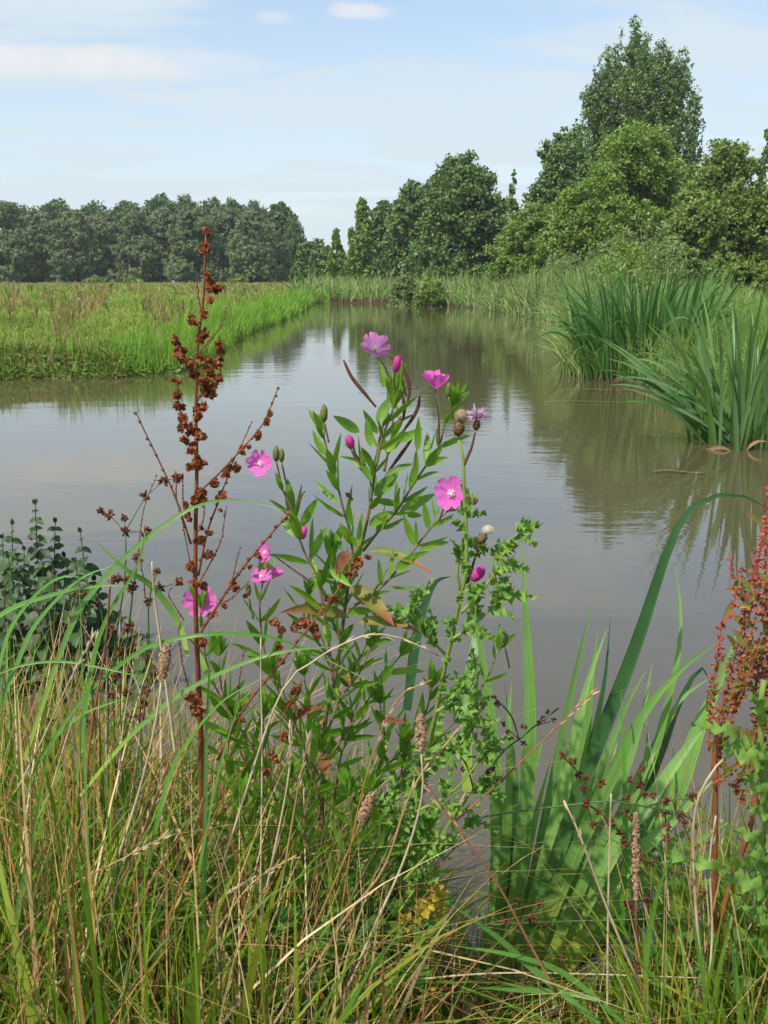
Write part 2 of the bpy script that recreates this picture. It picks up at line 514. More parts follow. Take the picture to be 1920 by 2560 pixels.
def smooth_path(pts, n=24):
    pts = [Vector(p) for p in pts]
    if len(pts) < 3:
        return [pts[0].lerp(pts[-1], i / n) for i in range(n + 1)]
    q = [pts[0] * 2 - pts[1]] + pts + [pts[-1] * 2 - pts[-2]]
    ln = [0]
    for i in range(1, len(pts)):
        ln.append(ln[-1] + (pts[i] - pts[i - 1]).length)
    res = []
    for k in range(n + 1):
        s = ln[-1] * k / n
        i = 0
        while i < len(pts) - 2 and s > ln[i + 1]:
            i += 1
        t = (s - ln[i]) / max(1e-9, ln[i + 1] - ln[i])
        p0, p1, p2, p3 = q[i], q[i + 1], q[i + 2], q[i + 3]
        res.append(0.5 * ((2 * p1) + (p2 - p0) * t + (2 * p0 - 5 * p1 + 4 * p2 - p3) * t * t + (3 * p1 - p0 - 3 * p2 + p3) * t ** 3))
    return res


def tag(o, label=None, cat=None, group=None, kind=None):
    if label: o['label'] = label
    if cat: o['category'] = cat
    if group: o['group'] = group
    if kind: o['kind'] = kind
    return o


def thing(name, loc, label, cat, group=None):
    o = bpy.data.objects.new(name, None)
    o.empty_display_size = 0.1
    o.location = loc
    COL.objects.link(o)
    return tag(o, label, cat, group)


def np_mesh(name, verts, quads, mat, parent=None, uv=None, smooth=False):
    me = bpy.data.meshes.new(name)
    nv, nf = len(verts), len(quads)
    me.vertices.add(nv)
    me.vertices.foreach_set('co', np.ascontiguousarray(verts, dtype=np.float32).ravel())
    me.loops.add(nf * 4)
    me.loops.foreach_set('vertex_index', np.ascontiguousarray(quads, dtype=np.int32).ravel())
    me.polygons.add(nf)
    me.polygons.foreach_set('loop_start', np.arange(0, nf * 4, 4, dtype=np.int32))
    if smooth:
        me.polygons.foreach_set('use_smooth', np.ones(nf, dtype=bool))
    if uv is not None:
        ul = me.uv_layers.new(name="UVMap")
        ul.data.foreach_set('uv', np.ascontiguousarray(uv[np.asarray(quads).ravel()], dtype=np.float32).ravel())
    me.update(calc_edges=True)
    me.materials.append(MATS[mat] if isinstance(mat, str) else mat)
    o = bpy.data.objects.new(name, me)
    COL.objects.link(o)
    o.parent = parent
    return o


def blades(name, root, h, w, lean, mat, seg=4, droop=0.5, kind='stuff', yaw=None):
    """many grass blades in one mesh. root (N,3), h (N), w (N), lean (N,2) = horizontal travel of the tip."""
    n = len(root)
    t = np.linspace(0, 1, seg + 1)
    lx, ly = lean[:, 0:1], lean[:, 1:2]
    c = np.empty((n, seg + 1, 3))
    bend = t ** 1.8
    c[:, :, 0] = root[:, 0:1] + lx * bend
    c[:, :, 1] = root[:, 1:2] + ly * bend
    ll = np.hypot(lean[:, 0], lean[:, 1])[:, None]
    zz = h[:, None] * t - droop * ll * t ** 3.2
    c[:, :, 2] = root[:, 2:3] + zz
    a = RNG.uniform(-1.1, 1.1, n) if yaw is None else yaw
    sx, sy = np.cos(a)[:, None], np.sin(a)[:, None]
    prof = np.clip(np.minimum(1, 0.55 + t * 1.5) * (1 - t ** 2.2), 0.04, 1)
    hw = 0.5 * w[:, None] * prof
    v = np.empty((n, seg + 1, 2, 3))
    for k, s in ((0, -1), (1, 1)):
        v[:, :, k, 0] = c[:, :, 0] + s * hw * sx
        v[:, :, k, 1] = c[:, :, 1] + s * hw * sy
        v[:, :, k, 2] = c[:, :, 2]
    verts = v.reshape(-1, 3)
    base = (np.arange(n) * (seg + 1) * 2)[:, None] + (np.arange(seg) * 2)[None, :]
    q = np.stack([base, base + 1, base + 3, base + 2], -1).reshape(-1, 4)
    uv = np.empty((n, seg + 1, 2, 2))
    uv[..., 0] = np.array([0, 1])[None, None, :]
    uv[..., 1] = t[None, :, None]
    return np_mesh(name, verts, q, mat, uv=uv.reshape(-1, 2), smooth=True)


# ------------------------------------------------------------------ ground and water
SHORE = [(-90, 2.3), (-1.6, 2.12), (-0.7, 2.02), (-0.1, 1.92), (0.12, 1.70), (0.3, 1.56), (0.55, 1.66), (0.9, 1.75), (1.6, 1.8), (4.2, 2.2), (4.4, 6), (3.9, 8.2),
         (3.3, 9.2), (3.3, 11.2), (2.75, 12.4), (2.45, 13.6), (3.0, 17), (4.5, 23), (4.9, 28), (4.4, 35), (3.7, 42), (1.2, 48.5), (-1.4, 50.5),
         (-3.4, 50), (-3.25, 44), (-3.05, 36), (-3.0, 29), (-3.15, 24), (-2.95, 19), (-2.8, 15.5), (-2.95, 13.8), (-3.6, 13.25), (-5.2, 12.9),
         (-7.5, 12.6), (-90, 10)]
SH = np.array(SHORE)


def shore_dist(x, y):
    """distance to the shore line, positive on land"""
    x, y = np.asarray(x, float), np.asarray(y, float)
    d = np.full(x.shape, 1e9)
    ins = np.zeros(x.shape, bool)
    m = len(SH)
    for i in range(m):
        ax, ay = SH[i]
        bx, by = SH[(i + 1) % m]
        ex, ey = bx - ax, by - ay
        t = np.clip(((x - ax) * ex + (y - ay) * ey) / (ex * ex + ey * ey), 0, 1)
        d = np.minimum(d, np.hypot(x - ax - t * ex, y - ay - t * ey))
        cond = ((ay > y) != (by > y))
        with np.errstate(divide='ignore', invalid='ignore'):
            xi = ax + (y - ay) * ex / (ey if ey != 0 else 1e-9)
        ins ^= cond & (x < xi)
    return np.where(ins, -d, d)


def wob(x, y):
    return (np.sin(x * 1.7 + y * 0.9) + np.sin(x * 0.6 - y * 1.3 + 1.7) + 0.6 * np.sin(x * 3.1 + 2.3 * y)) / 2.6


def zg(x, y):
    x, y = np.asarray(x, float), np.asarray(y, float)
    s = shore_dist(x, y)
    far = np.clip((y - 5) / 5, 0, 1)
    H = 0.22 + (np.where(x < 0, 0.52, 0.36) - 0.22) * far
    k = np.where(far > .5, np.where(x < 0, 0.95, 0.9), 0.5)
    land = 0.01 + H * (1 - np.exp(-np.maximum(s, 0) / k)) + 0.035 * wob(x, y) * np.clip(s, 0, 1) * far
    return np.where(s > 0, land, -0.5 * (1 - np.exp(np.minimum(s, 0) / 0.8)) - 0.01)


def axis(lo, hi, step, outer):
    a = list(np.arange(lo, hi + 1e-6, step))
    s = step
    while a[-1] < outer[1]:
        s *= 1.25
        a.append(a[-1] + s)
    s = step
    while a[0] > outer[0]:
        s *= 1.25
        a.insert(0, a[0] - s)
    return np.array(a)


ax_, ay_ = axis(-9, 7, 0.22, (-2500, 2500)), axis(-1, 52, 0.25, (-60, 4000))
gx, gy = np.meshgrid(ax_, ay_)
gz = zg(gx, gy)
nx, ny = len(ax_), len(ay_)
idx = np.arange(nx * ny).reshape(ny, nx)
q = np.stack([idx[:-1, :-1], idx[:-1, 1:], idx[1:, 1:], idx[1:, :-1]], -1).reshape(-1, 4)
tag(np_mesh('ground', np.stack([gx, gy, gz], -1).reshape(-1, 3), q, GROUND, smooth=True), kind='structure')
wx, wy = np.meshgrid(np.linspace(-95, 12, 60), np.linspace(0.5, 56, 40))
idx = np.arange(wx.size).reshape(wx.shape)
q = np.stack([idx[:-1, :-1], idx[:-1, 1:], idx[1:, 1:], idx[1:, :-1]], -1).reshape(-1, 4)
tag(np_mesh('water', np.stack([wx, wy, wx * 0], -1).reshape(-1, 3), q, WATER, smooth=True), kind='structure')


# ------------------------------------------------------------------ trees
def ndir(n):
    v = RNG.normal(size=(n, 3))
    return v / np.linalg.norm(v, axis=1, keepdims=True)


def crown_mesh(name, lobes, n, ll, lw, mat, parent, out=0.5, droop=0.0, sub=16, rag=.05, sr_=(.18, .42)):
    """leaf-sized faces gathered in many small sprays that sit on and inside the leafy lobes (x, y, z, rx, ry, rz)."""
    lob = np.array(lobes, float)
    k = len(lob)
    # sprays: (k*sub) centres scattered through each lobe, mostly near its surface
    d0 = ndir(k * sub)
    lo = np.repeat(lob, sub, 0)
    rr = np.where(RNG.random(k * sub) < .25, RNG.uniform(.2, .7, k * sub), RNG.uniform(.7, 1.1 + rag, k * sub))
    sc_ = lo[:, :3] + d0 * lo[:, 3:6] * rr[:, None]
    sr = lo[:, 3] * RNG.uniform(sr_[0], sr_[1], k * sub)
    zlo = max(.05, lob[:, 2].min() * .3)
    sc_[:, 2] = np.maximum(sc_[:, 2], zlo)
    wgt = sr ** 2
    pick = RNG.choice(k * sub, size=n, p=wgt / wgt.sum())
    d = ndir(n)
    q_ = np.abs(RNG.normal(.75, .32, n))
    st = np.clip(lo[pick, 5] / lo[pick, 3], .7, 1.5)
    off_ = d * (sr[pick] * q_)[:, None]
    off_[:, 2] *= st
    c = sc_[pick] + off_
    c[:, 2] -= droop * sr[pick] * np.maximum(0, q_ - .6)
    nr = d * .55 + d0[pick] * .45
    nn = nr * out + ndir(n) * (1 - out * .6)
    nn[:, 2] += 0.25
    nn /= np.linalg.norm(nn, axis=1, keepdims=True)
    t = ndir(n)
    t[:, 2] -= droop * 1.4
    t -= nn * (t * nn).sum(1, keepdims=True)
    t /= np.linalg.norm(t, axis=1, keepdims=True) + 1e-9
    s = np.cross(nn, t)
    sc = RNG.uniform(0.55, 1.35, n)[:, None]
    a, b = t * ll * .5 * sc, s * lw * .5 * sc
    v = np.stack([c - a, c + b + a * .1, c + a, c - b + a * .1], 1).reshape(-1, 3)
    return np_mesh(name, v, np.arange(n * 4).reshape(-1, 4), mat, parent)


def trunk_mesh(parent, h, r, lobes, mat='bark', limbs=9, lean=0.0, name='trunk'):
    mb = MB()
    pts = [Vector((lean * t * t + 0.03 * h * math.sin(3 * t + r * 40) * t, 0.02 * h * math.sin(4 * t), h * t)) for t in [i / 8 for i in range(9)]]
    mb.tube(pts, [r * (1.25 if i == 0 else 1) * (1 - 0.85 * i / 8) for i in range(9)], 7)
    for lo in random.sample(list(lobes), min(limbs, len(lobes))):
        e = Vector(lo[:3])
        z0 = max(0.12 * h, min(0.8 * h, e.z - 0.6 * math.hypot(e.x, e.y) - 0.05 * h))
        k = min(7, int(z0 / h * 8))
        b = pts[k].lerp(pts[k + 1], z0 / h * 8 - k)
        m_ = b.lerp(e, 0.5) + Vector((0, 0, 0.06 * h))
        rb = r * (1 - 0.85 * z0 / h) * 0.5
        mb.tube(smooth_path([b, m_, e], 5), [rb * (1 - .14 * i) for i in range(6)], 5)
    off = origin(parent)
    mb.v = [(x + off.x, y + off.y, z + off.z) for x, y, z in mb.v]
    return mb.build(name, mat, parent)


def lobes_env(h, w, hb, style, n):
    """lobes that fill the crown of one tree: h height, w half width, hb height of the lowest foliage"""
    r = []
    for i in range(n):
        t = random.random()
        if style == 'round':
            e = max(.25, 1 - (2 * t - 1) ** 2) ** .5
            rad = w * random.uniform(.22, .34)
            k = (1, 1, .8)
        elif style == 'poplar':
            e = (min(1, t * 3 + .35)) * (1 - t ** 2.4) ** .7
            rad = w * random.uniform(.24, .36)
            k = (1, 1, 1.9)
        elif style == 'cone':
            e = max(.06, 1 - t) ** .8
            rad = w * random.uniform(.22, .34) * (1 - .55 * t)
            k = (1, 1, 1.3)
        else:                        # domed: widest low down, for willows and edge trees
            e = (1 - t ** 3.2) ** .55
            rad = w * random.uniform(.24, .42)
            k = (1, 1, .85)
        ph = random.uniform(0, 2 * math.pi)
        q = random.uniform(.2, 1) ** .4
        ed = max(0, w * e - rad * .75) * random.uniform(.85, 1.15)
        x, y = math.cos(ph) * q * ed, math.sin(ph) * q * ed
        z = hb + (h - hb - rad * k[2]) * t + rad * k[2] * .15
        r.append((x, y, z, rad * k[0], rad * k[1], rad * k[2]))
    return r


def tree(name, px, top, d, halfpx, style, mat, label, n_leaf, leaf, nl=40, hb=.12, group=None, trunk='bark', cat='tree', limbs=9, out=.7, droop=0, lobes=None, tr=0.02):
    x = (px - 960) / F * d
    x = P(px, 690, d).x
    zb = float(zg(x, d))
    h = P(px, top, d).z - zb
    w = abs(P(px + halfpx, 690, d).x - x)
    o = thing(name, (x, d, zb - .03), label, cat, group)
    w *= 1.12
    out = .78 if mat == 'willow_crown' else .5
    lb = lobes(h, w) if lobes else lobes_env(h, w, h * hb, style, nl)
    crown_mesh('crown', lb, n_leaf, leaf[0], leaf[1], mat, o, out, droop, *{'willow_crown': (70, -.05, (.10, .20)), 'poplar_crown': (18, .16, (.18, .40))}.get(mat, (16, .15, (.18, .42))))
    trunk_mesh(o, h * .82, h * tr, lb, trunk, limbs)
    return o


def copy_tree(src, loc, rz, sc, label, group=None):
    r = src.copy()
    COL.objects.link(r)
    r.location, r.rotation_euler, r.scale = loc, (0, 0, rz), sc
    r['label'] = label
    if group: r['group'] = group
    for ch in list(src.children):
        c = ch.copy()
        COL.objects.link(c)
        c.parent = r
    return r


ORD = ['first', 'second', 'third', 'fourth', 'fifth', 'sixth', 'seventh', 'eighth', 'ninth', 'tenth', 'eleventh', 'twelfth', 'thirteenth', 'fourteenth', 'fifteenth']
# willows along the far edge of the meadow: (px centre, top y, half width px, distance)
wil = [(25, 500, 85, 112), (105, 515, 80, 118), (190, 520, 75, 113), (262, 527, 85, 119), (345, 522, 70, 114), (415, 515, 80, 118), (490, 512, 78, 113),
       (565, 512, 85, 118), (632, 520, 70, 113), (668, 545, 55, 117)]
protos = []
for i, (px, top, hw, d) in enumerate(wil):
    lab = 'grey-green bushy willow, %s from the left along the far edge of the meadow' % ORD[i]
    if i < 4:
        protos.append((tree('willow_tree', px, top, d, hw, 'dome', 'willow_crown', lab, 48000, (.32, .10), 30, .0, 'willows along the far meadow edge', out=.75, droop=.5), top, hw, d))
    else:
        src, t0, w0, d0 = protos[i % 4]
        x = P(px, 690, d).x
        zb = float(zg(x, d))
        sz = (P(px, top, d).z - zb) / (P(px, t0, d0).z - zb)
        sx = hw * d / (w0 * d0)
        copy_tree(src, (x, d, zb - .03), i * 1.3 + 1, (sx, sx, sz), lab)
pop = [(150, 502, 75, 132), (245, 512, 80, 138), (330, 504, 80, 134), (405, 490, 70, 131), (470, 496, 66, 137), (535, 496, 66, 132), (590, 502, 60, 137), (640, 510, 56, 132),
       (705, 508, 58, 126), (735, 548, 36, 122), (50, 508, 80, 136)]
protos = []
pop.sort()
for i, (px, top, hw, d) in enumerate(pop):
    lab = 'dark green poplar rising behind the willows, %s from the left' % ORD[i]
    if px in (705, 735):
        lab = 'dark poplar at the right end of the meadow treeline, ' + ('taller and wider' if px == 705 else 'low and half hidden')
    if i < 3 or px == 705:
        t_ = tree('poplar_tree', px, top, d, hw, 'dome' if px != 735 else 'poplar', 'poplar_far', lab, 24000, (.36, .26), 60, .1 if px != 705 else .03, 'poplars behind the willows')
        if i < 3: protos.append((t_, top, hw, d))
    else:
        src, t0, w0, d0 = protos[i % 3]
        x = P(px, 690, d).x
        zb = float(zg(x, d))
        sz = (P(px, top, d).z - zb) / (P(px, t0, d0).z - zb)
        sx = hw * d / (w0 * d0)
        copy_tree(src, (x, d, zb - .03), i * 1.1 + 2, (sx, sx, sz), lab)

# the trees behind the right bank
tree('round_tree', 790, 602, 100, 56, 'dome', 'oak_crown', 'dark rounded tree at the far end of the water, in the gap between the treelines', 16000, (.34, .24), 40, .0)
tree('birch_tree', 842, 572, 84, 34, 'cone', 'alder_crown', 'small pale green birch with a thin whitish trunk beside the far end of the water', 9000, (.26, .17), 40, .1, trunk='bark_pale', tr=.018)
tree('birch_tree', 905, 492, 80, 62, 'cone', 'alder_crown', 'tall pointed green tree left of the large dark round crowns, with a pale trunk foot', 20000, (.28, .19), 60, .03, trunk='bark_pale')
tree('alder_tree', 965, 502, 84, 66, 'dome', 'oak_crown', 'dark tree just right of the tall pointed tree, its top rounded', 18000, (.3, .21), 50, .0)
tree('round_tree', 1035, 462, 74, 78, 'dome', 'oak_crown', 'mid green round tree in front of the left flank of the big dark crown', 22000, (.28, .2), 55, .0)
tree('round_tree', 1150, 385, 62, 122, 'dome', 'oak_crown', 'big broad dark green tree with a domed crown in the middle of the right trees', 80000, (.21, .155), 80, .0)
tree('sparse_tree', 1278, 425, 58, 46, 'cone', 'oak_crown', 'thin sparse tree with sky showing through its top, between two dense crowns', 3800, (.22, .15), 34, .12, tr=.012, limbs=20)


def big_poplar(h, w):
    w /= 1.12
    cols = [(-.08, 1, .27), (.12, .985, .27), (-.28, .94, .25), (.32, .955, .27), (.48, .91, .24), (-.46, .90, .24), (.60, .84, .22), (-.62, .84, .22), (.68, .75, .2), (-.75, .77, .2), (-.86, .66, .18),
            (.80, .66, .16), (.88, .56, .14), (0, .93, .4), (.2, .94, .38), (.38, .9, .36), (.3, .86, .42), (-.3, .84, .42), (.5, .74, .4), (-.5, .72, .4), (0, .78, .5), (-.6, .6, .38), (.5, .6, .4), (0, .6, .6)]
    r = []
    for (u, tp, rw) in cols:
        z, k = h * tp, rw * w
        x0, y0 = u * w, random.uniform(-.45, .45) * w
        rad = k * .5
        r.append((x0, y0, z - rad * 1.3, rad * .55, rad * .55, rad * 1.5))
        while z > h * .12:
            z -= rad * random.uniform(.5, .9)
            g = min(1, (h * tp - z) / (h * .22)) * k
            f_ = random.uniform(.3, .5)
            r.append((x0 * (.75 + .25 * z / h) + random.uniform(-.75, .75) * g, y0 + random.uniform(-.75, .75) * g, z, k * f_, k * f_, k * f_ * random.uniform(1.4, 2.2)))
    return r


tree('poplar_tree', 1568, 78, 64, 180, 'poplar', 'poplar_crown', 'tallest tree, dark poplar with several upright plumes towering over the right bank', 200000, (.145, .11), lobes=big_poplar, limbs=16)
tree('poplar_tree', 1400, 328, 58, 88, 'dome', 'poplar_crown', 'lower dark poplar at the left foot of the towering poplar', 50000, (.18, .14), 60, .0)
tree('alder_tree', 1330, 500, 47, 95, 'dome', 'alder_crown', 'low spreading green tree beneath the left side of the lower poplar', 36000, (.125, .10), 55, .0)
tree('alder_tree', 1575, 318, 44, 165, 'dome', 'alder_crown', 'broad light green tree with a dark trunk directly in front of the towering poplar', 95000, (.115, .095), 70, .02)
tree('alder_tree', 1450, 450, 41, 110, 'dome', 'alder_crown', 'smaller light green tree left of the broad one in front of the towering poplar', 40000, (.115, .095), 55, .0)
tree('maple_tree', 1795, 335, 40, 118, 'dome', 'warm_crown', 'yellowish green ragged tree right of the towering poplar', 56000, (.115, .095), 75, .0)
tree('maple_tree', 1890, 300, 43, 40, 'cone', 'warm_crown', 'thin twiggy tree top standing above the ragged tree at the far right', 1400, (.16, .12), 26, .3, tr=.012, limbs=22)
tree('maple_tree', 1925, 450, 38, 90, 'dome', 'warm_crown', 'yellow-green tree cut by the right edge of the photo', 34000, (.115, .095), 50, .0)
tree('maple_tree', 1735, 480, 37, 95, 'dome', 'warm_crown', 'low yellow-green tree under the ragged tree, behind the leafy clumps', 32000, (.115, .09), 45, .0)

# shrubs on the right bank
for (px, top, d, hw, mat, lab, n) in (
        (1010, 684, 46, 46, 'scrub', 'round olive bush on the right bank in front of the big domed tree', 7000),
        (1075, 690, 45, 45, 'alder_crown', 'smaller flat bush just right of the round olive bush', 4000),
        (1530, 590, 34, 75, 'scrub', 'grey-green willow scrub in front of the broad light green tree', 9000),
        (1420, 640, 37, 70, 'scrub', 'low pale willow scrub leaning over the reeds, left of the grey-green scrub', 8000),
        (1690, 600, 27, 85, 'scrub', 'grey-green scrub behind the big leafy water clump, under the ragged tree', 9000),
        (1850, 640, 24, 90, 'warm_crown', 'yellowish bramble bush low at the right behind the grasses', 8000),
        (880, 712, 70, 20, 'scrub', 'tiny pale bush at the far end of the water near the birch foot', 1500),
        (600, 690, 100, 22, 'bank_weed', 'small bright bush at the foot of the right willows', 900),
        (235, 690, 104, 26, 'bank_weed', 'small bright green bush at the foot of the treeline, left one of two', 900),
        (330, 695, 104, 26, 'bank_weed', 'small bright green bush at the foot of the treeline, right one of two', 900)):
    x = P(px, 690, d).x
    zb = float(zg(x, d))
    h = P(px, top, d).z - zb
    w = P(px + hw, 690, d).x - x
    o = thing('shrub', (x, d, zb - .02), lab, 'shrub')
    lb = lobes_env(h, w, .05 * h, 'dome', 26)
    s = .0055 * d / 2 if d > 60 else .085
    crown_mesh('foliage', lb, int(n * 1.6), s * 1.5, s * .6, mat, o, .5)
    trunk_mesh(o, h * .7, h * .018, lb, 'bark', 10, name='stems')


# ------------------------------------------------------------------ grass, reeds and weeds beyond the water (one mesh per uncountable growth)
def scatter(n, ylo, yhi, xlo, xhi, pw=1.0, smin=0.0, smax=1e9):
    """points on land, ylo..yhi with density falling with distance; xlo, xhi functions of y"""
    xs, ys = [], []
    tot = 0
    while tot < n:
        u = RNG.random(n * 2)
        y = ylo * (yhi / ylo) ** (u ** pw)
        x = xlo(y) + (xhi(y) - xlo(y)) * RNG.random(n * 2)
        s = shore_dist(x, y)
        k = (s > smin) & (s < smax)
        xs.append(x[k]); ys.append(y[k])
        tot += k.sum()
    x, y = np.concatenate(xs)[:n], np.concatenate(ys)[:n]
    return np.stack([x, y, zg(x, y) - .01], -1)


def lean(n, h, a):
    ph = RNG.uniform(0, 2 * np.pi, n)
    m = h * np.abs(RNG.normal(0, a, n))
    return np.stack([np.cos(ph) * m, np.sin(ph) * m], -1)


left = lambda y: -0.42 * y - 1
n = 60000
r = scatter(n, 12.5, 118, left, lambda y: -2.4 + 0 * y, 1.0, .05)
patch = np.clip(.5 + .5 * wob(r[:, 0] * .5, r[:, 1] * .5) + .6 * wob(r[:, 0] * 2.3, r[:, 1] * 1.4), 0, 1.6)
h = RNG.uniform(.04, .12, n) * (1 + 1.2 * patch)
blades('meadow_grass', r, h, np.maximum(.012, r[:, 1] * .0011) * RNG.uniform(.7, 1.4, n), lean(n, h, .6), 'meadow_grass', 3)
tag(bpy.data.objects['meadow_grass'], 'short sunlit yellow-green grass of the meadow left of the water', 'grass', kind='stuff')
n = 9000
n = 16000
r = scatter(n, 13, 100, left, lambda y: -2.9 + 0 * y, 1.0, .1)
k = (wob(r[:, 0] * 1.9 + 3, r[:, 1] * .9) + .5 * wob(r[:, 0] * 5, r[:, 1] * 2.2)) > .42
r = r[k]; n = len(r)
h = RNG.uniform(.15, .48, n)
blades('meadow_weeds', r, h, np.maximum(.016, r[:, 1] * .0013) * RNG.uniform(.7, 1.6, n), lean(n, h, .8), 'meadow_weed', 3)
tag(bpy.data.objects['meadow_weeds'], 'darker weedy tufts and brownish patches dotted over the left meadow', 'weeds', kind='stuff')
n = 11000
r = scatter(n, 13.5, 52, lambda y: -4.4 + 0 * y, lambda y: -2.7 + 0 * y, 1.0, -.06, .55)
h = RNG.uniform(.2, .75, n) * (.75 + .55 * (wob(r[:, 0] * .6, r[:, 1] * 1.6)))
blades('margin_reeds', r, np.maximum(h, .12), np.maximum(.013, r[:, 1] * .0009) * RNG.uniform(.7, 1.3, n), lean(n, h, .35), 'margin_reed', 4)
tag(bpy.data.objects['margin_reeds'], 'bright green reedy grass fringing the left bank of the channel', 'reeds', kind='stuff')
n = 13000
r = scatter(n, 12.4, 16, left, lambda y: -2.6 + 0 * y, 1.0, -.12, .8)
h = RNG.uniform(.05, .2, n) * np.clip(1 + .7 * wob(r[:, 0] * 2.6, r[:, 1] * 2), .3, 2)
blades('bank_weeds', r, h, RNG.uniform(.018, .05, n), lean(n, h, 1.0), 'bank_weed', 3, .3)
tag(bpy.data.objects['bank_weeds'], 'tangled low weeds hanging over the near corner of the left bank', 'weeds', kind='stuff')
n = 42000
r = scatter(n, 13, 52, lambda y: 1.5 + 0 * y - np.clip((y - 40) / 10, 0, 1) * 6, lambda y: 3.6 + .2 * y, 1.0, -.03, 7)
s_ = shore_dist(r[:, 0], r[:, 1])
h = RNG.uniform(.5, 1.0, n) * (.8 + .35 * np.clip(s_ / 2.5, 0, 1) + .26 * wob(r[:, 0] * 1.1, r[:, 1] * .8) + .34 * wob(r[:, 0] * 3.1 + 1, r[:, 1] * 1.7)) * np.where(r[:, 1] > 36, .75, 1) * np.where(r[:, 1] < 17, .72, 1.0) * np.interp(960 + r[:, 0] / r[:, 1] * 2500, [1250, 1480, 1700, 1900], [1.5, 1.4, .85, .7])
blades('reed_bed', r, h, np.maximum(.016, r[:, 1] * .001) * np.exp(RNG.normal(0, .4, n)), lean(n, h, .75), 'reed', 5, .4)
tag(bpy.data.objects['reed_bed'], 'pale green bed of tall reeds and rank grass along the right bank', 'reeds', kind='stuff')
n = 9000
r = scatter(n, 7.6, 15, lambda y: 2.2 + 0 * y, lambda y: 2.5 + .35 * y, 1.0, .0, 6)
h = RNG.uniform(.5, .95, n)
blades('bank_sedge', r, h, RNG.uniform(.007, .014, n), lean(n, h, .8), 'sedge', 5, .5)
tag(bpy.data.objects['bank_sedge'], 'fine leaved green sedge behind the leafy water clumps at the right', 'sedge', kind='stuff')
n = 12000
r = scatter(n, 30, 64, lambda y: -4 + 0 * y, lambda y: 6 + .35 * y, 1.0, 2.0)
h = RNG.uniform(.5, 1.0, n)
blades('rank_grass', r, h, RNG.uniform(.04, .07, n), lean(n, h, .4), 'reed', 3, .3)
tag(bpy.data.objects['rank_grass'], 'rank grass at the feet of the right trees', 'grass', kind='stuff')

mb = MB()
random.seed(33)
for k in range(2600):
    d = random.uniform(12.5, 15)
    x = random.uniform(-6.4, -2.7)
    s_ = float(shore_dist(x, d))
    if s_ < -.12 or s_ > .75 or (x < -4.6 and random.random() < .6): continue
    b = Vector((x, d, max(.0, float(zg(x, d))) + random.uniform(-.02, .10)))
    a = random.uniform(0, 6.28)
    L = random.uniform(.04, .10)
    mb.leaf(b, b + Vector((math.cos(a), math.sin(a), random.uniform(-.4, .6))) * L, L * random.uniform(.35, .7), (0, -.6, 1), .1, .1, 4)
tag(mb.build('bank_herbs', 'bank_herb'), 'small leafy herbs creeping down the left bank to the water', 'herbs', kind='stuff')

random.seed(77)
for k in range(26):
    d = random.uniform(15.5, 34)
    px = random.uniform(1230, 1620)
    x = P(px, 690, d).x
    if float(shore_dist(x, d)) < .8: continue
    zb = float(zg(x, d))
    o = thing('tall_herb', (x, d, zb), 'tall bushy green herb standing up out of the right bank reeds', 'wild plant', 'tall herbs among the reeds of the right bank')
    hh = random.uniform(1.2, 1.9)
    lb = [(random.gauss(0, .28), random.gauss(0, .28), random.uniform(.45, .95) * hh, .22, .22, .3) for _ in range(9)]
    crown_mesh('foliage', lb, 1300, .10, .028, random.choice(('scrub', 'scrub', 'alder_crown')), o, .4, .3)
    mb = MB()
    for q_ in lb:
        mb.tube([(x, d, zb - .02), (x + q_[0] * .8, d + q_[1] * .8, zb + q_[2])], [.008, .004], 4)
    mb.build('stems', 'weed_dull', o)

# meadow herbs gone to seed, one thing each
for k in range(26):
    d = 15 * (75 / 15) ** random.random()
    px = random.uniform(10, 640)
    x = P(px, 690, d).x
    if float(shore_dist(x, d)) < .6: continue
    zb = float(zg(x, d))
    kind = random.choice(('red', 'red', 'white', 'dull'))
    o = thing('meadow_dock' if kind == 'red' else 'meadow_thistle', (x, d, zb),
              {'red': 'rusty dock gone to seed standing in the meadow', 'white': 'meadow thistle with white seed fluff', 'dull': 'withered brownish thistle in the meadow'}[kind], 'wild plant',
              {'red': 'rusty docks in the meadow', 'white': 'white seeding thistles in the meadow', 'dull': 'withered thistles in the meadow'}[kind])
    hh = random.uniform(.35, .7)
    sc = max(1, d / 22)
    mb = MB()
    for j in range(5):
        m2 = MB()
        a = random.uniform(-.25, .25)
        tip = Vector((x + a * hh, d + random.uniform(-.1, .1), zb + hh * random.uniform(.7, 1)))
        mb.tube([(x, d, zb - .02), tip], [.004 * sc, .002 * sc], 4)
        m2.tube([Vector((x, d, zb)).lerp(tip, .5 if kind == 'red' else .88), tip], [.003 * sc, .002 * sc], 4)
        for q_ in range(9):
            p = Vector((x, d, zb)).lerp(tip, random.uniform(.5, 1) if kind == 'red' else random.uniform(.9, 1.02))
            m2.flake(p + Vector([random.gauss(0, .008) for _ in range(3)]) * sc, .009 * sc)
        m2.build('seed_head', {'red': 'weed_red', 'white': 'weed_white', 'dull': 'weed_dull'}[kind], o)
    mb.build('stem', 'weed_dull', o)


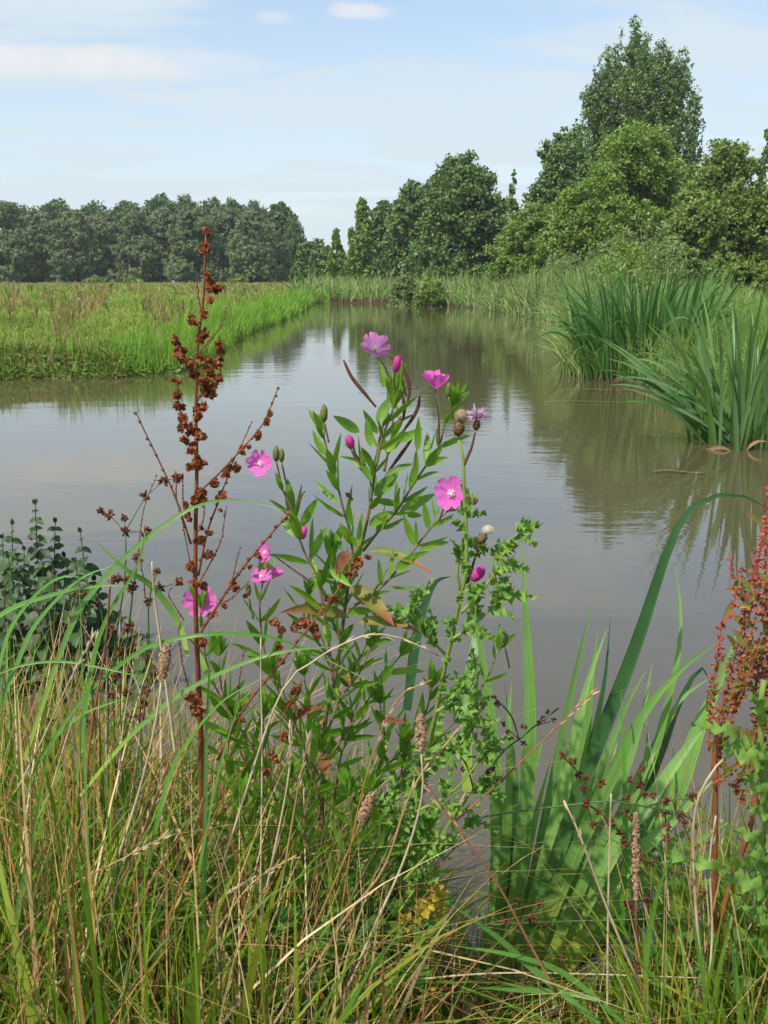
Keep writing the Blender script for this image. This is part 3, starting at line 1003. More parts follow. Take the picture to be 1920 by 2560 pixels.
# ------------------------------------------------------------------ leafy clumps standing in the water at the right
def droop_leaf(mb, b, L, ang, az, w, curl, seg=9, face=None):
    """strap leaf from b, starting at ang from vertical towards azimuth az, bending over by curl radians"""
    pts, ws = [Vector(b)], [w * .75]
    a = ang
    for i in range(seg):
        t = (i + 1) / seg
        a = ang + curl * t ** 2.2
        st = L / seg
        pts.append(pts[-1] + Vector((math.sin(a) * math.cos(az), math.sin(a) * math.sin(az), math.cos(a))) * st)
        ws.append(w * max(.05, min(1, .8 + t) * (1 - t ** 3.5)))
    mb.strip(pts, ws, face or (random.uniform(-.8, .8), -1, .3), .12)


def leaf_clump(base_px, base_y, n, spread, H, label, seed, left_fan=0, pale=.2, curls=(.15, .3, .5, .9, 1.6, 2.2)):
    random.seed(seed)
    c = G(base_px, base_y, 0)
    o = thing('reed_clump', (c.x, c.y, 0), label, 'water plant')
    rest = MB()
    for i in range(n):
        ph = random.uniform(0, 2 * math.pi)
        q_ = math.sqrt(random.random())
        b = Vector((c.x + math.cos(ph) * q_ * spread, c.y + math.sin(ph) * q_ * spread * .8, -.03))
        az = ph + random.uniform(-.5, .5)
        L = H * random.uniform(.6, 1.08)
        mb = MB() if i < 80 else rest
        if i < 80:
            b.y -= .1 * spread
        droop_leaf(mb, b, L, abs(random.gauss(.0, .07)) + .17 * q_ ** 2, az, random.uniform(.026, .044), random.choice(curls) * random.uniform(.6, 1.1))
        if i < 80:
            mb.build('leaf', 'clump_pale' if random.random() < pale else 'clump_mid' if pale > .3 else 'clump_leaf', o)
    if rest.v:
        tag(rest.build('leaves', 'clump_mid' if pale > .3 else 'clump_leaf', o), kind='stuff')
    for i in range(left_fan):
        b = Vector((c.x + random.uniform(-.3, .1), c.y + random.uniform(-.2, .1), -.02))
        mb = MB()
        droop_leaf(mb, b, H * random.uniform(.75, 1.1), random.uniform(.6, 1.1), math.pi + random.uniform(-.5, .5), random.uniform(.026, .04), random.uniform(.2, 1.0))
        mb.build('leaf', 'clump_pale' if random.random() > .4 else 'clump_leaf', o)
    for i in range(5):
        b = Vector((c.x + random.uniform(-1, 1) * spread, c.y - spread * random.uniform(.4, .9), -.02))
        mb = MB()
        droop_leaf(mb, b, H * random.uniform(.14, .24), random.uniform(.5, 1.2), random.uniform(3.2, 6.2), .03, 1.2)
        mb.build('dead_leaf', 'iris_dead', o)
    return o


leaf_clump(1605, 950, 300, .74, 1.5, 'large dark green clump of drooping strap leaves, the farther of two at the right', 3)
leaf_clump(1855, 1108, 105, .42, 1.22, 'nearer clump of blue-green strap leaves fanning over the water at the right edge', 5, 18, .35, (.3, .5, .7, 1.0, 1.5, 2.1))
random.seed(21)
for (px, py, L, az) in ((1480, 1005, 1.0, 3.3), (1500, 975, .9, 2.9), (1700, 1180, .35, 2.8)):
    c = G(px, py, .01)
    mb = MB()
    mb.strip([c + Vector((-L * .5 * math.cos(.1) + L * i / 6, .05 * math.sin(i), .006)) for i in range(7)], [.022, .03, .03, .03, .028, .02, .005], (0, 0, 1), .05)
    tag(mb.build('floating_leaf', 'iris_dead' if px != 1480 else 'clump_pale'),
        {1480: 'long green leaf lying flat on the water before the farther clump', 1500: 'tan dead leaf lying on the water before the farther clump', 1700: 'short tan dead leaf on the water left of the nearer clump'}[px], 'leaf')


# ------------------------------------------------------------------ near plants
def off(z0, k, x0, y0):
    return lambda zx, zy: (x0 + zx * k, y0 + zy * k)


A = lambda x, y: (700 + x * .4068, 800 + y * .4068)          # sketch coordinates of the flower zone
B = lambda x, y: (420 + x * .2290, 1100 + y * .2290)
C = lambda x, y: (300 + x * .3165, 550 + y * .3165)
D = lambda x, y: (1100 + x * .4943, 1200 + y * .4943)
E = lambda x, y: (1100 + x * .4943, 1800 + y * .4943)
K = lambda x, y: (0 + x * .422, 1150 + y * .422)
M = lambda x, y: (500 + x * .3617, 1350 + y * .3617)
R = lambda x, y: (1700 + x * .339, 1250 + y * .339)
Q = lambda x, y: (0 + x * .5787, 1750 + y * .5787)
T = lambda x, y: (900 + x * .6148, 1750 + y * .6148)
U = lambda x, y: (700 + x * .3617, 2000 + y * .3617)


def path(fr, pts, d, n=20, dj=0.0):
    res = []
    for i, p in enumerate(pts):
        dd = p[2] if len(p) > 2 else d
        q_ = fr(p[0], p[1])
        res.append(P(q_[0], q_[1], dd + dj * math.sin(i * 1.3)))
    return smooth_path(res, n)


PX = lambda x, y: (x, y)


def flower(parent, px, py, d, diam_px, nrm, mat='petal', cup=.25, rot=0.3, pets=4, stig=True, notch=.26):
    c = P(px, py, d)
    Rr = diam_px * .51 * d / F
    n = Vector(nrm).normalized()
    a = n.cross(Vector((0, 0, 1))).normalized()
    b = n.cross(a)
    fl = MB()
    fl.tube([c - n * Rr * .25, c - n * Rr * .02], [Rr * .07, Rr * .13], 6)
    core = fl.build('flower', 'bud_green', parent)
    for k in range(pets):
        th = rot + k * 2 * math.pi / pets + random.uniform(-.12, .12)
        u = a * math.cos(th) + b * math.sin(th)
        s = n.cross(u)
        mb = MB()
        vs, uv, fs = [], [], []
        nr, nc = 6, 6
        rl = Rr * random.uniform(.92, 1.06)
        cu = cup * random.uniform(.8, 1.3)
        for i in range(nr + 1):
            t = i / nr
            wdt = Rr * (.12 + 1.06 * math.sin(min(1, t * .62 + .02) * math.pi * .82) ** 1.1) * (1 if t < .9 else .9)
            for j in range(nc + 1):
                q_ = j / nc * 2 - 1
                end = 1 - .16 * q_ * q_ - notch * max(0, 1 - abs(q_) * 2.6)
                rad = rl * t * (1 if i == 0 else (1 - (1 - end) * t ** 2))
                hgt = cu * Rr * t ** 1.4 + Rr * .09 * q_ * q_ * t + Rr * .055 * math.sin(q_ * 6 + k * 2 + t * 3) * t * t
                vs.append(c + u * rad + s * (wdt * q_ * .5 * 1.12) + n * (hgt + .0006 * k))
                uv.append((j / nc, t))
        for i in range(nr):
            for j in range(nc):
                o_ = i * (nc + 1) + j
                fs.append((o_, o_ + 1, o_ + nc + 2, o_ + nc + 1))
        mb.add(vs, fs, uv)
        mb.build('petal', mat, core)
    if stig:
        mb = MB()
        p0 = c + n * Rr * .30
        mb.tube([c, p0], [Rr * .035, Rr * .03], 5)
        for k in range(4):
            th = .5 + k * math.pi / 2
            u = a * math.cos(th) + b * math.sin(th)
            mb.tube([p0, p0 + u * Rr * .13 + n * Rr * .06, p0 + u * Rr * .22 + n * Rr * .02], [Rr * .04, Rr * .045, Rr * .03], 5)
        for k in range(6):
            th = k * 1.05
            u = a * math.cos(th) + b * math.sin(th)
            e = c + u * Rr * .2 + n * Rr * .22
            mb.tube([c, e], [Rr * .015, Rr * .012], 4)
            mb.blob(e, Rr * .04, 5, 3)
        mb.build('stigma', 'stigma', core)
    return core


def bud(parent, fr, x, y, d, r_px, axis, mat='bud_pink', name='bud', ln=2.0):
    p = fr(x, y)
    mb = MB()
    r = r_px * d / F
    mb.blob(P(p[0], p[1], d), r, 7, 6, axis, ln, .06)
    o = mb.build(name, mat, parent)
    ca = MB()
    ax = Vector(axis).normalized()
    c = P(p[0], p[1], d)
    for k in range(4):
        th = k * math.pi / 2 + .4
        sd = (ax.orthogonal().normalized() * math.cos(th) + ax.cross(ax.orthogonal().normalized()) * math.sin(th))
        ca.leaf(c - ax * r * ln + sd * r * .2, c + ax * r * ln * .35 + sd * r * 1.05, r * 1.1, sd, 0.05, .1, 4)
    ca.build('sepal', 'bud_green', o)
    return o


def leafy(mb, pts, t0, t1, n, ln, wd, ang=.7, jit=.35, d_rand=.5):
    """pairs of narrow leaves along a stem"""
    m = len(pts) - 1
    ph = random.uniform(0, 3)
    for k in range(n):
        t = t0 + (t1 - t0) * (k + random.uniform(-.2, .2)) / max(1, n - 1)
        t = min(.999, max(0, t))
        i = min(m - 1, int(t * m))
        p = pts[i].lerp(pts[i + 1], t * m - i)
        ax = (pts[i + 1] - pts[i]).normalized()
        o1 = ax.cross(Vector((0, -1, .1))).normalized()
        o2 = ax.cross(o1)
        ph += 1.57
        for s in (1, -1):
            side = (o1 * math.cos(ph) + o2 * math.sin(ph)) * s
            a = ang * random.uniform(1 - jit, 1 + jit)
            dr = ax * math.cos(a) + side * math.sin(a)
            l_ = ln * random.uniform(.7, 1.2) * (1 - .45 * max(0, t - .7) / .3)
            mb.leaf(p, p + dr * l_, wd * random.uniform(.8, 1.15) * (l_ / ln), side.cross(dr).cross(dr) * -1 + Vector((0, -.6, .5)), random.uniform(-.06, .10), .22, 6)


def tuft(mb, p, ax, n, ln, wd):
    ax = Vector(ax).normalized()
    o1 = ax.orthogonal().normalized()
    o2 = ax.cross(o1)
    for k in range(n):
        th = k * 2.4
        a = random.uniform(.1, .5)
        dr = ax * math.cos(a) + (o1 * math.cos(th) + o2 * math.sin(th)) * math.sin(a)
        l_ = ln * random.uniform(.6, 1.1)
        mb.leaf(p, p + dr * l_, wd * random.uniform(.7, 1.1), (random.uniform(-.5, .5), -1, .5), .04, .2, 5)


random.seed(40)
DW = 1.3
base = P(800, 2420, 1.42)
base.z = float(zg(base.x, base.y))
wh = thing('great_willowherb', base, 'tall pink flowering willowherb with narrow leaves and brown pods in the middle of the bank', 'wildflower')
stems = {
    'main': (PX, [(base.x, 0)], 0),
}
main = smooth_path([base, P(806, 1990, 1.38), P(812, 1810, 1.35), P(842, 1675, 1.33), P(862, 1524, 1.31), P(880, 1404, DW), P(907, 1349, DW), P(928, 1247, DW), P(938, 1166, DW), P(952, 1085, DW), P(974, 1000, 1.29), P(985, 945, 1.29)], 44)
br = {
    'a': path(A, [(450, 1480), (430, 1300), (385, 1150), (350, 1000), (290, 800), (262, 690)], 1.33),
    'b': path(A, [(560, 1110), (555, 980), (500, 880), (450, 800)], 1.27),
    'c': path(A, [(510, 1420), (620, 1280), (720, 1170), (800, 1040), (880, 920), (980, 770), (1010, 640), (1060, 530)], 1.31),
    'd': path(A, [(420, 1780), (600, 1660), (700, 1560), (810, 1430), (900, 1310), (990, 1210), (1060, 1150)], 1.27),
    'e': path(A, [(590, 900), (630, 720), (690, 560), (700, 440)], 1.27),
    'f': path(A, [(640, 930), (690, 700), (745, 590)], 1.33),
    'g': path(A, [(980, 760), (975, 600), (955, 475)], 1.29),
    'h': path(A, [(690, 430), (650, 300), (600, 230)], 1.29),
    'i': path(A, [(700, 420), (700, 350), (715, 290)], 1.26),
    'j': path(A, [(980, 1230), (1000, 1170), (1015, 1130)], 1.26),
    # left shoots
    'k': path(PX, [(835, 1720), (815, 1560), (793, 1443), (773, 1407), (750, 1352), (736, 1302), (725, 1260), (706, 1226), (692, 1185)], 1.25),
    'l': path(B, [(1560, 1560), (1490, 1500), (1400, 1440), (1180, 1280)], 1.25),
    'm': path(PX, [(800, 2000), (720, 1760), (664, 1640), (650, 1540), (651, 1489), (656, 1460)], 1.27),
    'o': path(PX, [(790, 2080), (620, 1850), (530, 1700), (508, 1600), (500, 1520)], 1.32),
    'p': path(PX, [(850, 2150), (1010, 1930), (1150, 1790), (1215, 1700), (1245, 1625)], 1.36),
    'q': path(PX, [(820, 1900), (900, 1780), (960, 1690), (1000, 1640)], 1.33),
    'r': path(PX, [(810, 1960), (740, 1840), (700, 1740), (680, 1680)], 1.3),
    's': path(PX, [(800, 2050), (760, 1900), (770, 1780), (760, 1690)], 1.36),
    't': path(PX, [(812, 1850), (850, 1750), (900, 1680), (925, 1620)], 1.3),
    'u': path(PX, [(700, 2050), (610, 1900), (560, 1750), (545, 1640)], 1.36), 'v': path(PX, [(860, 2100), (930, 1950), (960, 1850), (950, 1760)], 1.33),
    'w': path(PX, [(760, 2150), (690, 2000), (655, 1880), (660, 1790)], 1.32), 'x': path(PX, [(880, 2000), (1000, 1880), (1060, 1790), (1080, 1720)], 1.38),
    'y': path(PX, [(830, 2050), (850, 1900), (880, 1800), (870, 1720)], 1.36), 'z': path(PX, [(900, 2200), (950, 2100), (930, 1980)], 1.3),
    'A': path(PX, [(650, 2150), (600, 2020), (570, 1900), (580, 1800)], 1.33), 'B': path(PX, [(800, 2200), (760, 2080), (780, 1960), (800, 1880)], 1.28),
    'H': path(PX, [(900, 2250), (960, 2080), (1000, 1950), (1010, 1860)], 1.36), 'I': path(PX, [(700, 2300), (660, 2180), (610, 2100), (600, 2010)], 1.3), 'J': path(PX, [(820, 2300), (850, 2180), (880, 2080), (870, 1990)], 1.26),
    'N': path(PX, [(780, 2300), (720, 2150), (700, 2040), (720, 1950)], 1.34), 'V': path(PX, [(930, 2350), (1000, 2240), (1060, 2160), (1070, 2080)], 1.4),
    'C': path(PX, [(870, 1700), (920, 1600), (935, 1540)], 1.35), 'D': path(PX, [(840, 1660), (790, 1600), (760, 1540), (770, 1490)], 1.35),
    'E': path(PX, [(850, 1600), (830, 1540), (850, 1470)], 1.36), 'G': path(PX, [(870, 1480), (835, 1430), (830, 1380)], 1.35),
}
mb = MB()
mb.tube(main, [.0048 * (1 - .68 * i / 44) for i in range(45)], 6)
mb.build('stem', 'herb_stem', wh)
for k, pts in br.items():
    mb = MB()
    r0 = .0021 if k not in 'ghijl' else .0015
    mb.tube(pts, [r0 * (1 - .45 * i / (len(pts) - 1)) for i in range(len(pts))], 5)
    mb.build('branch', 'herb_stem' if k not in 'ghijl' else 'pod', wh)
fol = MB()
leafy(fol, main, .10, .55, 8, .078, .017, .95)
leafy(fol, main, .55, .93, 9, .052, .0125, .6)
fol.build('foliage', 'willowherb_leaf', wh)
for k, (t0, t1, n, ln) in {'a': (.15, .95, 5, .05), 'b': (.4, .95, 4, .035), 'c': (.15, .98, 8, .05), 'd': (.2, .95, 6, .045), 'e': (.2, .95, 5, .048), 'f': (.3, .9, 3, .045),
                           'k': (.1, .92, 8, .052), 'm': (.25, .93, 8, .06), 'o': (.3, .92, 7, .055), 'p': (.35, .98, 7, .055), 'q': (.2, 1, 6, .06), 'r': (.2, 1, 6, .06),
                           's': (.2, 1, 7, .06), 't': (.2, 1, 5, .055), **{q: (.12, 1, 8, .066) for q in 'uvwxyzABHIJNV'}, **{q: (.15, 1, 5, .056) for q in 'CDEG'}}.items():
    mb = MB()
    leafy(mb, br[k], t0, t1, n, ln, ln * .19, .65)
    if k in 'acpqrstmouvwxyzABCDEGHIJNV':
        tuft(mb, br[k][-1], br[k][-1] - br[k][-3], 7, ln * .7, ln * .16)
    if k == 'e':
        tuft(mb, br[k][-4], Vector((0, 0, 1)), 6, .05, .009)
    mb.build('foliage', 'willowherb_leaf', wh)
# big leaves seen one by one
for (x0, y0, x1, y1, w) in ((650, 810, 775, 670, 62), (600, 640, 680, 470, 66), (740, 750, 880, 665, 48), (580, 1080, 730, 930, 80), (735, 1175, 960, 1065, 62), (545, 1270, 705, 1180, 62),
                            (590, 1305, 660, 1200, 50), (830, 1390, 755, 1190, 48), (915, 1295, 882, 1115, 42), (962, 1220, 935, 1100, 26), (860, 1415, 1040, 1365, 46), (710, 1545, 832, 1430, 62),
                            (622, 1645, 605, 1465, 36), (650, 1640, 880, 1640, 20), (845, 805, 852, 595, 42), (905, 905, 905, 690, 52), (895, 905, 1005, 770, 50), (800, 1045, 838, 860, 44),
                            (490, 690, 325, 588, 62), (600, 700, 510, 550, 46), (335, 970, 285, 790, 54), (285, 835, 200, 675, 52), (360, 1125, 210, 985, 36), (430, 1275, 425, 1120, 44),
                            (380, 1420, 335, 1300, 36), (258, 1640, 325, 1400, 40), (180, 1485, 292, 1268, 52), (128, 1275, 238, 1092, 56), (75, 1215, 45, 975, 62), (105, 1335, 0, 1210, 64),
                            (690, 560, 755, 350, 44), (640, 420, 612, 250, 40), (560, 900, 590, 1080, 44), (410, 1810, 575, 1790, 54), (300, 1530, 440, 1640, 50), (520, 1420, 430, 1330, 52),
                            (560, 780, 530, 600, 50), (720, 1180, 715, 985, 36), (640, 960, 830, 880, 40), (590, 1110, 760, 1140, 42), (780, 1200, 880, 1210, 40), (500, 880, 570, 1010, 44)):
    p, q_ = A(x0, y0), A(x1, y1)
    dd = DW + random.uniform(-.05, .03)
    mb = MB()
    mb.leaf(P(p[0], p[1], dd), P(q_[0], q_[1], dd + random.uniform(-.03, .03)), w * .4068 * 1.08 * dd / F, (random.uniform(-.5, .5), -1, random.uniform(.1, .8)), random.uniform(-.03, .08), .2, 8)
    mb.build('leaf', 'willowherb_leaf', wh)
for (fr, x0, y0, x1, y1, w, mt, lab) in (
        (A, 540, 1415, 942, 1562, 62, 'willowherb_red', 'narrow green leaf with a red tip'), (A, 430, 1640, 705, 1885, 120, 'willowherb_red', 'broad drooping leaf turning red'),
        (A, 430, 1830, 0, 1800, 78, 'willowherb_red', 'long horizontal leaf with a pink underside'), (A, 420, 1420, 345, 1570, 80, 'brown_leaf', 'withered curled brown leaf'),
        (A, 470, 1855, 880, 1930, 70, 'willowherb_red', 'drooping olive leaf near the thistle'), (M, 600, 1260, 880, 1160, 70, 'brown_leaf', 'withered rolled leaf low on the stem'),
        (M, 1230, 1260, 1440, 1280, 50, 'brown_leaf', 'withered rolled leaf by the thistle'), (M, 850, 1480, 870, 1640, 90, 'brown_leaf', 'dark withered hanging leaf'),
        (A, 445, 1100, 408, 1090, 60, 'brown_leaf', None), (M, 960, 890, 1040, 1010, 80, 'willowherb_red', None)):
    p, q_ = fr(x0, y0), fr(x1, y1)
    sc = .4068 if fr is A else .3617
    dd = DW - .02
    mb = MB()
    mb.leaf(P(p[0], p[1], dd), P(q_[0], q_[1], dd - .04), w * sc * dd / F, (random.uniform(-.2, .2), -1, .6), .09, .25, 9, twist=.5)
    o = mb.build('leaf', mt, wh)
    if lab: o['label'] = lab
for pts in ([(390, 245), (440, 350), (520, 450), (590, 535)], [(858, 465), (850, 530), (810, 610), (750, 690)], [(812, 728), (740, 830), (670, 925)],
            [(655, 205), (750, 290), (792, 390), (790, 480), (770, 530)], [(750, 450), (765, 540), (755, 620)], [(440, 800), (500, 900)]):
    mb = MB()
    pp = path(A, pts, 1.31, 12)
    mb.tube(pp, [.0016 * (.5 + 1.1 * math.sin(math.pi * (.12 + .8 * i / 12))) for i in range(13)], 6)
    mb.build('seed_pod', 'pod', wh)
f_ = flower(wh, *A(580, 180), 1.29, 74, (.15, .75, .55), 'petal_pale', .35, .5)
f_['label'] = 'pale mauve flower on top, seen from behind'
flower(wh, *A(1055, 1060), 1.25, 84, (-.25, -1, .15), 'petal', .22, .2)
flower(wh, 654, 1160, 1.24, 66, (-.35, -1, .35), 'petal', .35, .9)
flower(wh, 667, 1382, 1.24, 54, (-.75, -.8, .3), 'petal', .35, .4)
flower(wh, 655, 1446, 1.26, 60, (-.15, -.45, .9), 'petal', .3, .3)
flower(wh, 684, 1442, 1.27, 44, (.35, .1, .9), 'petal', .9, .1, stig=False)
flower(wh, 500, 1500, 1.33, 84, (.1, -1, .25), 'petal', .2, .6)
f_ = flower(wh, 1088, 972, 1.29, 66, (.05, -.02, 1), 'petal', 1.05, .8, stig=False)
f_['label'] = 'cup of magenta petals seen from the side'
flower(wh, 486, 1462, 1.36, 34, (-.4, .2, .9), 'petal', .9, .2, stig=False)
bud(wh, A, 718, 270, 1.25, 11, (.15, -.2, 1))
bud(wh, A, 430, 748, 1.26, 12, (-.3, -.4, 1), ln=1.8)
bud(wh, A, 1175, 1112, 1.24, 14, (.8, -.2, .3), ln=1.3)
bud(wh, A, 1215, 1560, 1.26, 17, (.5, -.3, .8), ln=1.5)
bud(wh, B, 1480, 1010, 1.25, 9, (.2, -.2, 1), ln=2.2)
for (fr, x, y, r_) in ((A, 270, 575, 10), (A, 1035, 430, 8), (A, 745, 290, 7), (B, 1180, 150, 9), (B, 1240, 170, 8), (A, 1380, 1960, 10), (B, 880, 1640, 7)):
    o = bud(wh, fr, x, y, 1.28, r_, (.05, -.1, 1), 'bud_green', ln=2.4)
    p = fr(x, y)
    mb = MB()
    mb.tube(smooth_path([P(p[0], p[1] + r_ * 2, 1.28), P(p[0] + 4, p[1] + 34, 1.28), P(p[0] + 12, p[1] + 72, 1.285)], 6), .0012, 5)
    mb.build('stalk', 'herb_stem', o)


# -- creeping thistle
def spiny(mb, b, tip, w, face=None):
    b, tip = Vector(b), Vector(tip)
    ax = tip - b
    L = ax.length
    face = Vector(face or (random.uniform(-.6, .6), -1, random.uniform(0, .9)))
    s = ax.cross(face).normalized()
    n = s.cross(ax).normalized()
    m = 11 if L < .05 else 19
    vs, fs = [], []
    for i in range(m + 1):
        t = i / m
        ww = w * lance(.08 + .9 * t) * (1.35 if i % 2 else .28)
        p = b + ax * t + n * (L * .07 * math.sin(t * 9 + w * 900)) + Vector((0, 0, L * .25 * t * (1 - t)))
        cr = n * (w * (.55 if L < .05 else .2) * (1 if i % 4 < 2 else -1))
        fw = ax * (.8 / m if i % 2 else 0)
        vs += [p - s * ww * .6 + cr + fw, p, p + s * ww * .6 - cr + fw]
    for i in range(m):
        a = i * 3
        fs += [(a, a + 1, a + 4, a + 3), (a + 1, a + 2, a + 5, a + 4)]
    mb.add(vs, fs)


def thistle_leaves(mb, pts, t0, t1, n, ln, w, ang=(.5, 1.3)):
    m = len(pts) - 1
    for k in range(n):
        t = random.uniform(t0, t1)
        i = min(m - 1, int(t * m))
        p = pts[i].lerp(pts[i + 1], t * m - i)
        ax = (pts[i + 1] - pts[i]).normalized()
        th = random.uniform(0, 6.28)
        o1 = ax.orthogonal().normalized()
        side = o1 * math.cos(th) + ax.cross(o1) * math.sin(th)
        a = random.uniform(*ang)
        l_ = ln * random.uniform(.6, 1.25)
        spiny(mb, p, p + (ax * math.cos(a) + side * math.sin(a)) * l_, w * random.uniform(.7, 1.2))


def seed_head(parent, px, py, d, r, ax, fluffy, mat):
    c = P(px, py, d)
    ax = Vector(ax).normalized()
    mb = MB()
    mb.blob(c, r * .62, 9, 7, ax, 1.45, .10)
    for k in range(60):          # bracts
        v = Vector(ndir(1)[0])
        p = c + v * r * .62 + ax * (v.dot(ax) * r * .3)
        mb.flake(p, r * .12, v, 1.8)
    o = mb.build('flower_head', 'thistle_bulb', parent)
    if fluffy:
        f = MB()
        cc = c + ax * r * 1.55
        f.blob(cc, r * .72, 10, 8, ax, .95, .05)
        for k in range(420):
            v = Vector(ndir(1)[0])
            if v.dot(ax) < -.75: continue
            e = cc + v * r * random.uniform(.85, 1.02)
            s0 = v.orthogonal().normalized() * r * .02
            f.add([cc + v * r * .6 - s0, cc + v * r * .6 + s0, e], [(0, 1, 2)])
        f.build('fluff', mat, o)
    return o


random.seed(51)
tb = P(972, 2400, 1.40)
tb.z = float(zg(tb.x, tb.y))
th_ = thing('creeping_thistle', tb, 'green creeping thistle with prickly leaves and brown fluffy seed heads right of the willowherb', 'wildflower')
tm = smooth_path([tb, P(1000, 2235, 1.38), P(1055, 1960, 1.3), P(1111, 1675, 1.24), P(1131, 1593, 1.22), P(1147, 1512, 1.21), P(1164, 1435, 1.2), P(1166, 1329, 1.2), P(1160, 1227, 1.2), P(1160, 1158, 1.2), P(1147, 1101, 1.2)], 40)
mb = MB()
mb.tube(tm, [.0056 * (1 - .66 * i / 40) for i in range(41)], 6)
mb.build('stem', 'thistle_stem', th_)
tbr = {'a': path(A, [(1130, 890), (1175, 790), (1200, 690)], 1.2), 'b': path(A, [(1110, 1660), (1090, 1530), (1130, 1330), (1150, 1190), (1190, 1130)], 1.22),
       'c': path(A, [(1110, 1800), (1190, 1720), (1290, 1600), (1350, 1490), (1370, 1390), (1470, 1310)], 1.2), 'd': path(A, [(1150, 1620), (1190, 1490), (1225, 1380)], 1.21),
       'e': path(A, [(1060, 1960), (1180, 1880), (1280, 1790), (1370, 1700)], 1.2), 'f': path(A, [(1040, 2080), (920, 1950), (850, 1800), (800, 1720)], 1.24),
       'g': path(PX, [(1040, 2030), (1130, 1980), (1200, 1900), (1230, 1850)], 1.22), 'h': path(PX, [(1020, 2130), (1000, 2050), (960, 2000)], 1.28),
       'i': path(PX, [(1090, 1780), (1150, 1740), (1200, 1690)], 1.22), 'j': path(PX, [(990, 2290), (1060, 2190), (1100, 2120), (1180, 2050)], 1.3),
       'k': path(PX, [(1060, 1900), (1130, 1880), (1190, 1800), (1215, 1740)], 1.25), 'l': path(PX, [(1010, 2200), (1090, 2110), (1160, 2000), (1215, 1960)], 1.27)}
for k, pts in tbr.items():
    mb = MB()
    mb.tube(pts, [.0023 * (1 - .5 * i / (len(pts) - 1)) for i in range(len(pts))], 5)
    mb.build('branch', 'thistle_stem' if k not in 'ad' else 'pod', th_)
    if k == 'a': continue
    mb = MB()
    thistle_leaves(mb, pts, .15, 1, {'d': 3, 'c': 14, 'e': 14, 'f': 14, 'b': 6, 'g': 13, 'h': 16, 'j': 15, 'i': 10, 'k': 12, 'l': 12}.get(k, 10), .028 if k in 'bd' else .038, .011)
    mb.build('foliage', 'thistle_leaf', th_)
mb = MB()
thistle_leaves(mb, tm, .18, .56, 40, .062, .016)
thistle_leaves(mb, tm, .60, .93, 10, .026, .008)
thistle_leaves(mb, tm, .05, .25, 20, .06, .02)
mb.build('foliage', 'thistle_leaf', th_)
mb = MB()
for (x, y) in ((980, 780), (1095, 690), (950, 900), (1000, 1200), (1010, 1330)):
    p = U(x, y)
    b = P(p[0], p[1], 1.3)
    spiny(mb, b, b + Vector((random.uniform(-.04, .04), -.01, -.05)), .02)
    spiny(mb, b, b + Vector((random.uniform(-.05, .05), -.01, .03)), .02)
mb.build('yellow_leaves', 'thistle_yellow', th_)['label'] = 'yellowed leaves low on the thistle'
seed_head(th_, *A(1100, 665), 1.2, .0105, (.2, -.05, 1), True, 'fluff')['label'] = 'brown seed head topped with tan fluff'
seed_head(th_, *A(1243, 1345), 1.2, .0088, (.5, -.1, .9), True, 'fluff_pale')['label'] = 'seed head with whitish fluff'
fh = seed_head(th_, *A(1208, 645), 1.2, .0075, (.1, -.1, 1), False, None)
fh['label'] = 'open pale lilac flower head'
mb = MB()
c = P(*A(1210, 612), 1.2)
for k in range(110):
    v = Vector((random.gauss(0, .8), random.gauss(0, .8), abs(random.gauss(.45, .45)))).normalized()
    e = c + v * random.uniform(.014, .02)
    m_ = c.lerp(e, .6) + Vector((0, 0, .002))
    mb.tube([c, m_, e], [.0003, .0005, .0003], 3)
mb.build('floret', 'thistle_floret', fh)
# second thistle at the right edge
rb = P(1960, 2560, 1.2)
rb.z = float(zg(rb.x, rb.y))
t2 = thing('creeping_thistle', rb, 'prickly thistle with broad bright leaves in front of the red dock at the right edge', 'wildflower')
sp = path(PX, [(1935, 2560), (1925, 2300), (1915, 2050), (1900, 1800), (1910, 1700)], 1.18)
sp[0] = rb
mb = MB(); mb.tube(sp, .004, 6); mb.build('stem', 'thistle_stem', t2)
for (x0, y0, x1, y1, w) in ((1900, 1880, 1735, 1810, 70), (1915, 1930, 1790, 1860, 80), (1920, 2010, 1860, 1930, 80), (1925, 2180, 1670, 2165, 70), (1925, 2240, 1800, 2190, 80), (1925, 2120, 1840, 2080, 70),
                            (1925, 2320, 1850, 2260, 60), (1910, 1800, 1880, 1730, 60), (1925, 2050, 1865, 2020, 60), (1920, 1960, 1900, 1860, 70), (1925, 2200, 1880, 2110, 70), (1925, 2400, 1860, 2340, 60)):
    mb = MB()
    spiny(mb, P(x0, y0, 1.18), P(x1, y1, 1.14), w * .62 / F)
    mb.build('leaf', 'thistle_leaf', t2)


# -- the dead dock
def seed_cluster(mb, c, r, n=16, sz=.0042):
    for k in range(n):
        v = Vector((random.gauss(0, 1), random.gauss(0, 1), random.gauss(0, .8)))
        v = v.normalized() * (random.random() ** .4)
        mb.flake(Vector(c) + v * r, sz * random.uniform(.7, 1.2))
        if k % 3 == 0:
            mb.blob(Vector(c) + v * r * .8, sz * .45, 5, 3)


